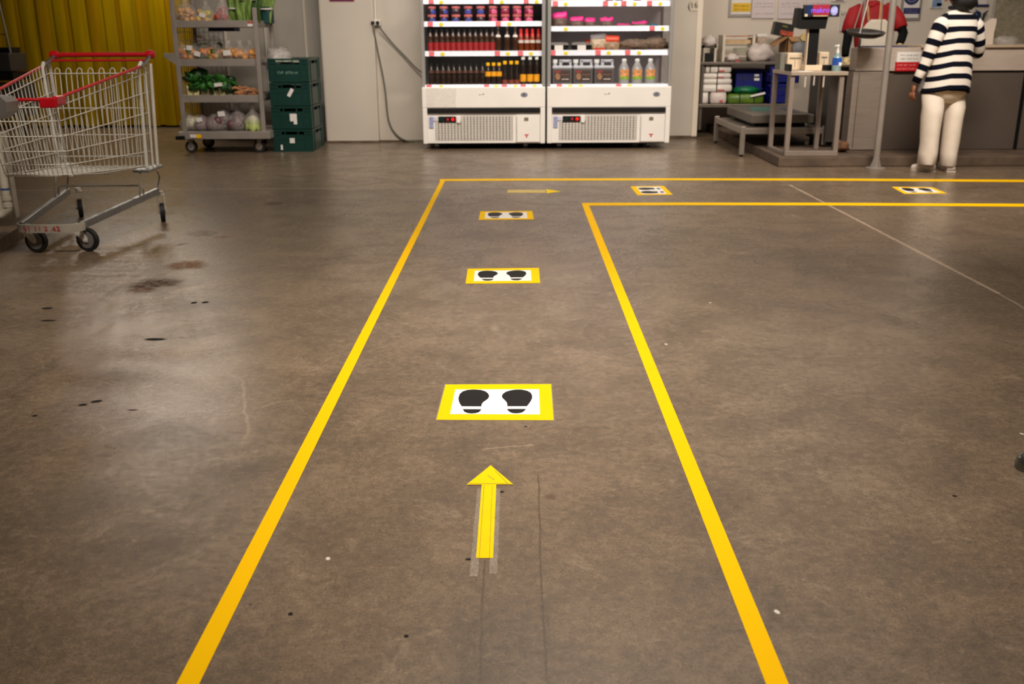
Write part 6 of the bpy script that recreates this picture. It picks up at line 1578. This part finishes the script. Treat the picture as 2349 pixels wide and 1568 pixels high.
# --- shoes
def shoe(heel, toe, parent):
    d = (toe - heel); ln = d.length; d.normalize(); n_ = Vector((-d.y, d.x, 0))
    prof = [(0, .030, .055), (.12, .036, .072), (.3, .036, .078), (.45, .036, .068), (.6, .041, .054), (.8, .041, .044), (.93, .032, .036), (1.0, .014, .022)]
    rings = []; sol = []
    for u, hw, hh in prof:
        c = heel + d*ln*u
        rings.append([c + n_*hw*x + Vector((0, 0, .012 + hh*z)) for x, z in ((-1, 0), (-1, .45), (-.72, .82), (-.3, 1), (.3, 1), (.72, .82), (1, .45), (1, 0))])
        sol.append([c + n_*(hw + .004)*x + Vector((0, 0, z)) for x, z in ((-1, 0), (-1, .018), (1, .018), (1, 0))])
    sh = build('shoe', B().loft(rings), SHOE, parent, 'all')
    build('sole', B().loft(sol), SOLEM, sh, True)
    c = heel + d*ln*.52 + Vector((0, 0, .076))
    for k in range(3): build('lace', B().cyl(c + d*.018*(k - 1) - n_*.02 - Vector((0, 0, .004*k)), c + d*.018*(k - 1) + n_*.02 - Vector((0, 0, .004*k)), .003, n=6), SOLEM, sh)
shoe(gz(2142, 394.5), gz(2090, 389), me_)
shoe(gz(2182, 395), gz(2155, 378), me_)
c = w(2112, 186, YP + .10); b = B(); b.blob(c, (.045, .03, .085), 14, 10, .3, 3, 8)
tag(build('carrier_bag', b, film('grey_carrier', (168, 160, 156), .75, .3), smooth='all'), 'small grey plastic bag held in front of the striped shopper', 'bag')

# --- cashier behind the counter
YQ = 10.35
ca_ = thing('person', 'cashier in a red polo shirt, white apron and black arm sleeves behind the counter', 'person', (at(2003, 100, YQ).x, YQ, KZ))
def v(px, py, Y=YQ): return at(px, py, Y)
hipz = .98; mx = v(2003, 100).x
zsh_ = v(2003, 30).z
J = [(Vector((mx, YQ, hipz)), (.085, .08)), (v(2004, 80), (.085, .08)), (v(2003, 40), (.085, .075)), (v(2001, 18), (.07, .06)), (v(1999, 0), (.056, .056)), (v(1998, -18), (.054, .056)), (v(1997, -40), (.072, .085)), (v(1997, -58), (.076, .09)), (v(1997, -72), (.052, .06)),
     (v(1962, 30), .042), (v(1946, 84, YQ - .09), .030), (v(1939, 127, YQ - .22), .026),
     (v(2046, 28), .042), (v(2071, 74, YQ - .10), .030), (v(2064, 98, YQ - .22), .026),
     (Vector((mx - .09, YQ, .82)), .06), (Vector((mx - .10, YQ + .01, .50)), .05), (Vector((mx - .10, YQ + .02, KZ + .08)), .04),
     (Vector((mx + .09, YQ, .82)), .06), (Vector((mx + .10, YQ + .01, .50)), .05), (Vector((mx + .10, YQ + .02, KZ + .08)), .04)]
skin('body', J, E_, SKIN2, ca_, 0, 2)
hc = v(1997, -48); fd = Vector((0, -1, 0))
build('nose', B().sweep([hc + fd*.085 + Vector((0, 0, .03)), hc + fd*.110 + Vector((0, 0, -.012)), hc + fd*.085 + Vector((0, 0, -.022))], [.008, .014, .008], 8), SKIN2, ca_, 'all')
for s in (1, -1):
    build('ear', B().blob(hc + Vector((s*.080, .01, -.005)), (.016, .018, .032), 10, 8), SKIN2, ca_, 'all')
    build('eye', B().blob(hc + fd*.080 + Vector((s*.031, 0, .022)), (.013, .012, .009), 10, 8), MATS['dark_eye'], ca_, 'all')
build('mouth', B().blob(hc + fd*.086 + Vector((0, 0, -.05)), (.022, .012, .007), 10, 6), MATS['lip'], ca_, 'all')
b = B(); b.blob(hc + Vector((0, .028, .04)), (.098, .100, .098), 18, 12, .1, 3, 5); build('hair', b, HAIR, ca_, 'all')
POLO = mat('red_polo', (158, 8, 18), .7, 0, .08, 12, .2); BLKS = mat('black_arm_sleeve', (8, 8, 9), .8, 0, .15, 14, spec=.15); APR = mat('white_apron', (226, 214, 196), .75, 0, .05, 10, .2); GLV = mat('cream_glove', (222, 196, 140), .5, 0, .08, 14)
rings = []
for py, xl, xr, ry in ((135, 1962, 2046, .125), (110, 1960, 2047, .130), (85, 1959, 2048, .132), (60, 1958, 2050, .130), (40, 1954, 2053, .125), (26, 1955, 2051, .115), (16, 1964, 2042, .10), (8, 1980, 2022, .075), (2, 1986, 2014, .062)):
    l, r = v(xl, py), v(xr, py); rings.append(ell((l+r)/2, (r.x-l.x)/2, ry, 22, 0, .04, py))
build('polo_shirt', B().loft(rings), POLO, ca_, 'all')
build('polo_collar', B().sweep([v(1984, 6, YQ - .02), v(1986, 9, YQ - .075), v(2000, 14, YQ - .10), v(2013, 8, YQ - .075), v(2016, 5, YQ - .02)], .013, 8), POLO, ca_, 'all')
build('polo_sleeve', B().sweep([v(1976, 22), v(1960, 30), v(1952, 52, YQ - .03), v(1946, 74, YQ - .06)], [.066, .074, .074, .070], 14), POLO, ca_, 'all')
build('polo_sleeve', B().sweep([v(2030, 20), v(2048, 28), v(2060, 46, YQ - .04), v(2067, 64, YQ - .08)], [.066, .074, .072, .066], 14), POLO, ca_, 'all')
build('arm_sleeve', B().sweep([v(1948, 66, YQ - .05), v(1944, 92, YQ - .12), v(1940, 112, YQ - .18), v(1939, 127, YQ - .22)], [.048, .044, .040, .036], 14), BLKS, ca_, 'all')
build('arm_sleeve', B().sweep([v(2066, 58, YQ - .07), v(2072, 76, YQ - .10), v(2068, 90, YQ - .18), v(2064, 99, YQ - .22)], [.048, .046, .042, .038], 14), BLKS, ca_, 'all')
b = B(); rings = []
for py, hw in ((150, .175), (110, .178), (85, .175), (66, .150), (52, .105), (45, .070)):
    c = v(2003, py, YQ); n_ = 11
    fr = [Vector((c.x + hw*(2*i/(n_-1) - 1), YQ - .140*math.sqrt(max(0, 1 - (hw*(2*i/(n_-1) - 1)/.235)**2)) - .012, c.z)) for i in range(n_)]
    rings.append(fr + [q + Vector((0, .004, 0)) for q in reversed(fr)])
b.loft(rings); build('apron', b, APR, ca_, 'all')
STR = mat('tan_strap', (196, 140, 96), .7, 0, .1, 12)
for a, c in (((1993, 48), (1990, 8)), ((2018, 48), (2022, 6))):
    build('apron_strap', B().sweep([v(a[0], a[1], YQ - .145), v((a[0]+c[0])/2, 28, YQ - .135), v(c[0], c[1], YQ - .08)], [(.012, .004)]*3, 6), STR, ca_)
hand(v(1939, 130, YQ - .23), Vector((.1, -.5, -.85)), Vector((.3, .6, -.3)), Vector((.9, -.2, .1)), 1, GLV, ca_, .5, .95)
hand(v(2064, 100, YQ - .23), Vector((-.1, -.85, -.35)), Vector((0, 0, -1)), Vector((-.95, -.1, 0)), 1, GLV, ca_, .6, .95)
for s in (-1, 1):
    rings = [ell(Vector((mx + s*.095, YQ + .01, zz)), rx, rx*1.1, 16) for zz, rx in ((.97, .11), (.8, .105), (.5, .08), (KZ + .06, .07))]
    build('trouser_leg', B().loft(rings), BLKS, ca_, 'all')
    h = Vector((mx + s*.10, YQ + .06, KZ)); 
    b = B(); b.blob(h + Vector((0, -.05, .045)), (.045, .125, .045), 14, 9); build('shoe', b, BLACKP, ca_, 'all')

# ------------------------------------------------------------------ lettering and cables become plain meshes
dg = bpy.context.evaluated_depsgraph_get()
for o in [o for o in SC.objects if o.type in {'FONT', 'CURVE'}]:
    me = bpy.data.meshes.new_from_object(o.evaluated_get(dg))
    n = bpy.data.objects.new(o.name, me)
    n.location, n.rotation_euler, n.scale, n.parent = o.location, o.rotation_euler, o.scale, o.parent
    if not me.materials and o.data.materials: me.materials.append(o.data.materials[0])
    for k in o.keys():
        if k in ('label', 'category', 'group', 'kind'): n[k] = o[k]
    nm = o.name
    bpy.data.objects.remove(o); n.name = nm
    COL.objects.link(n)
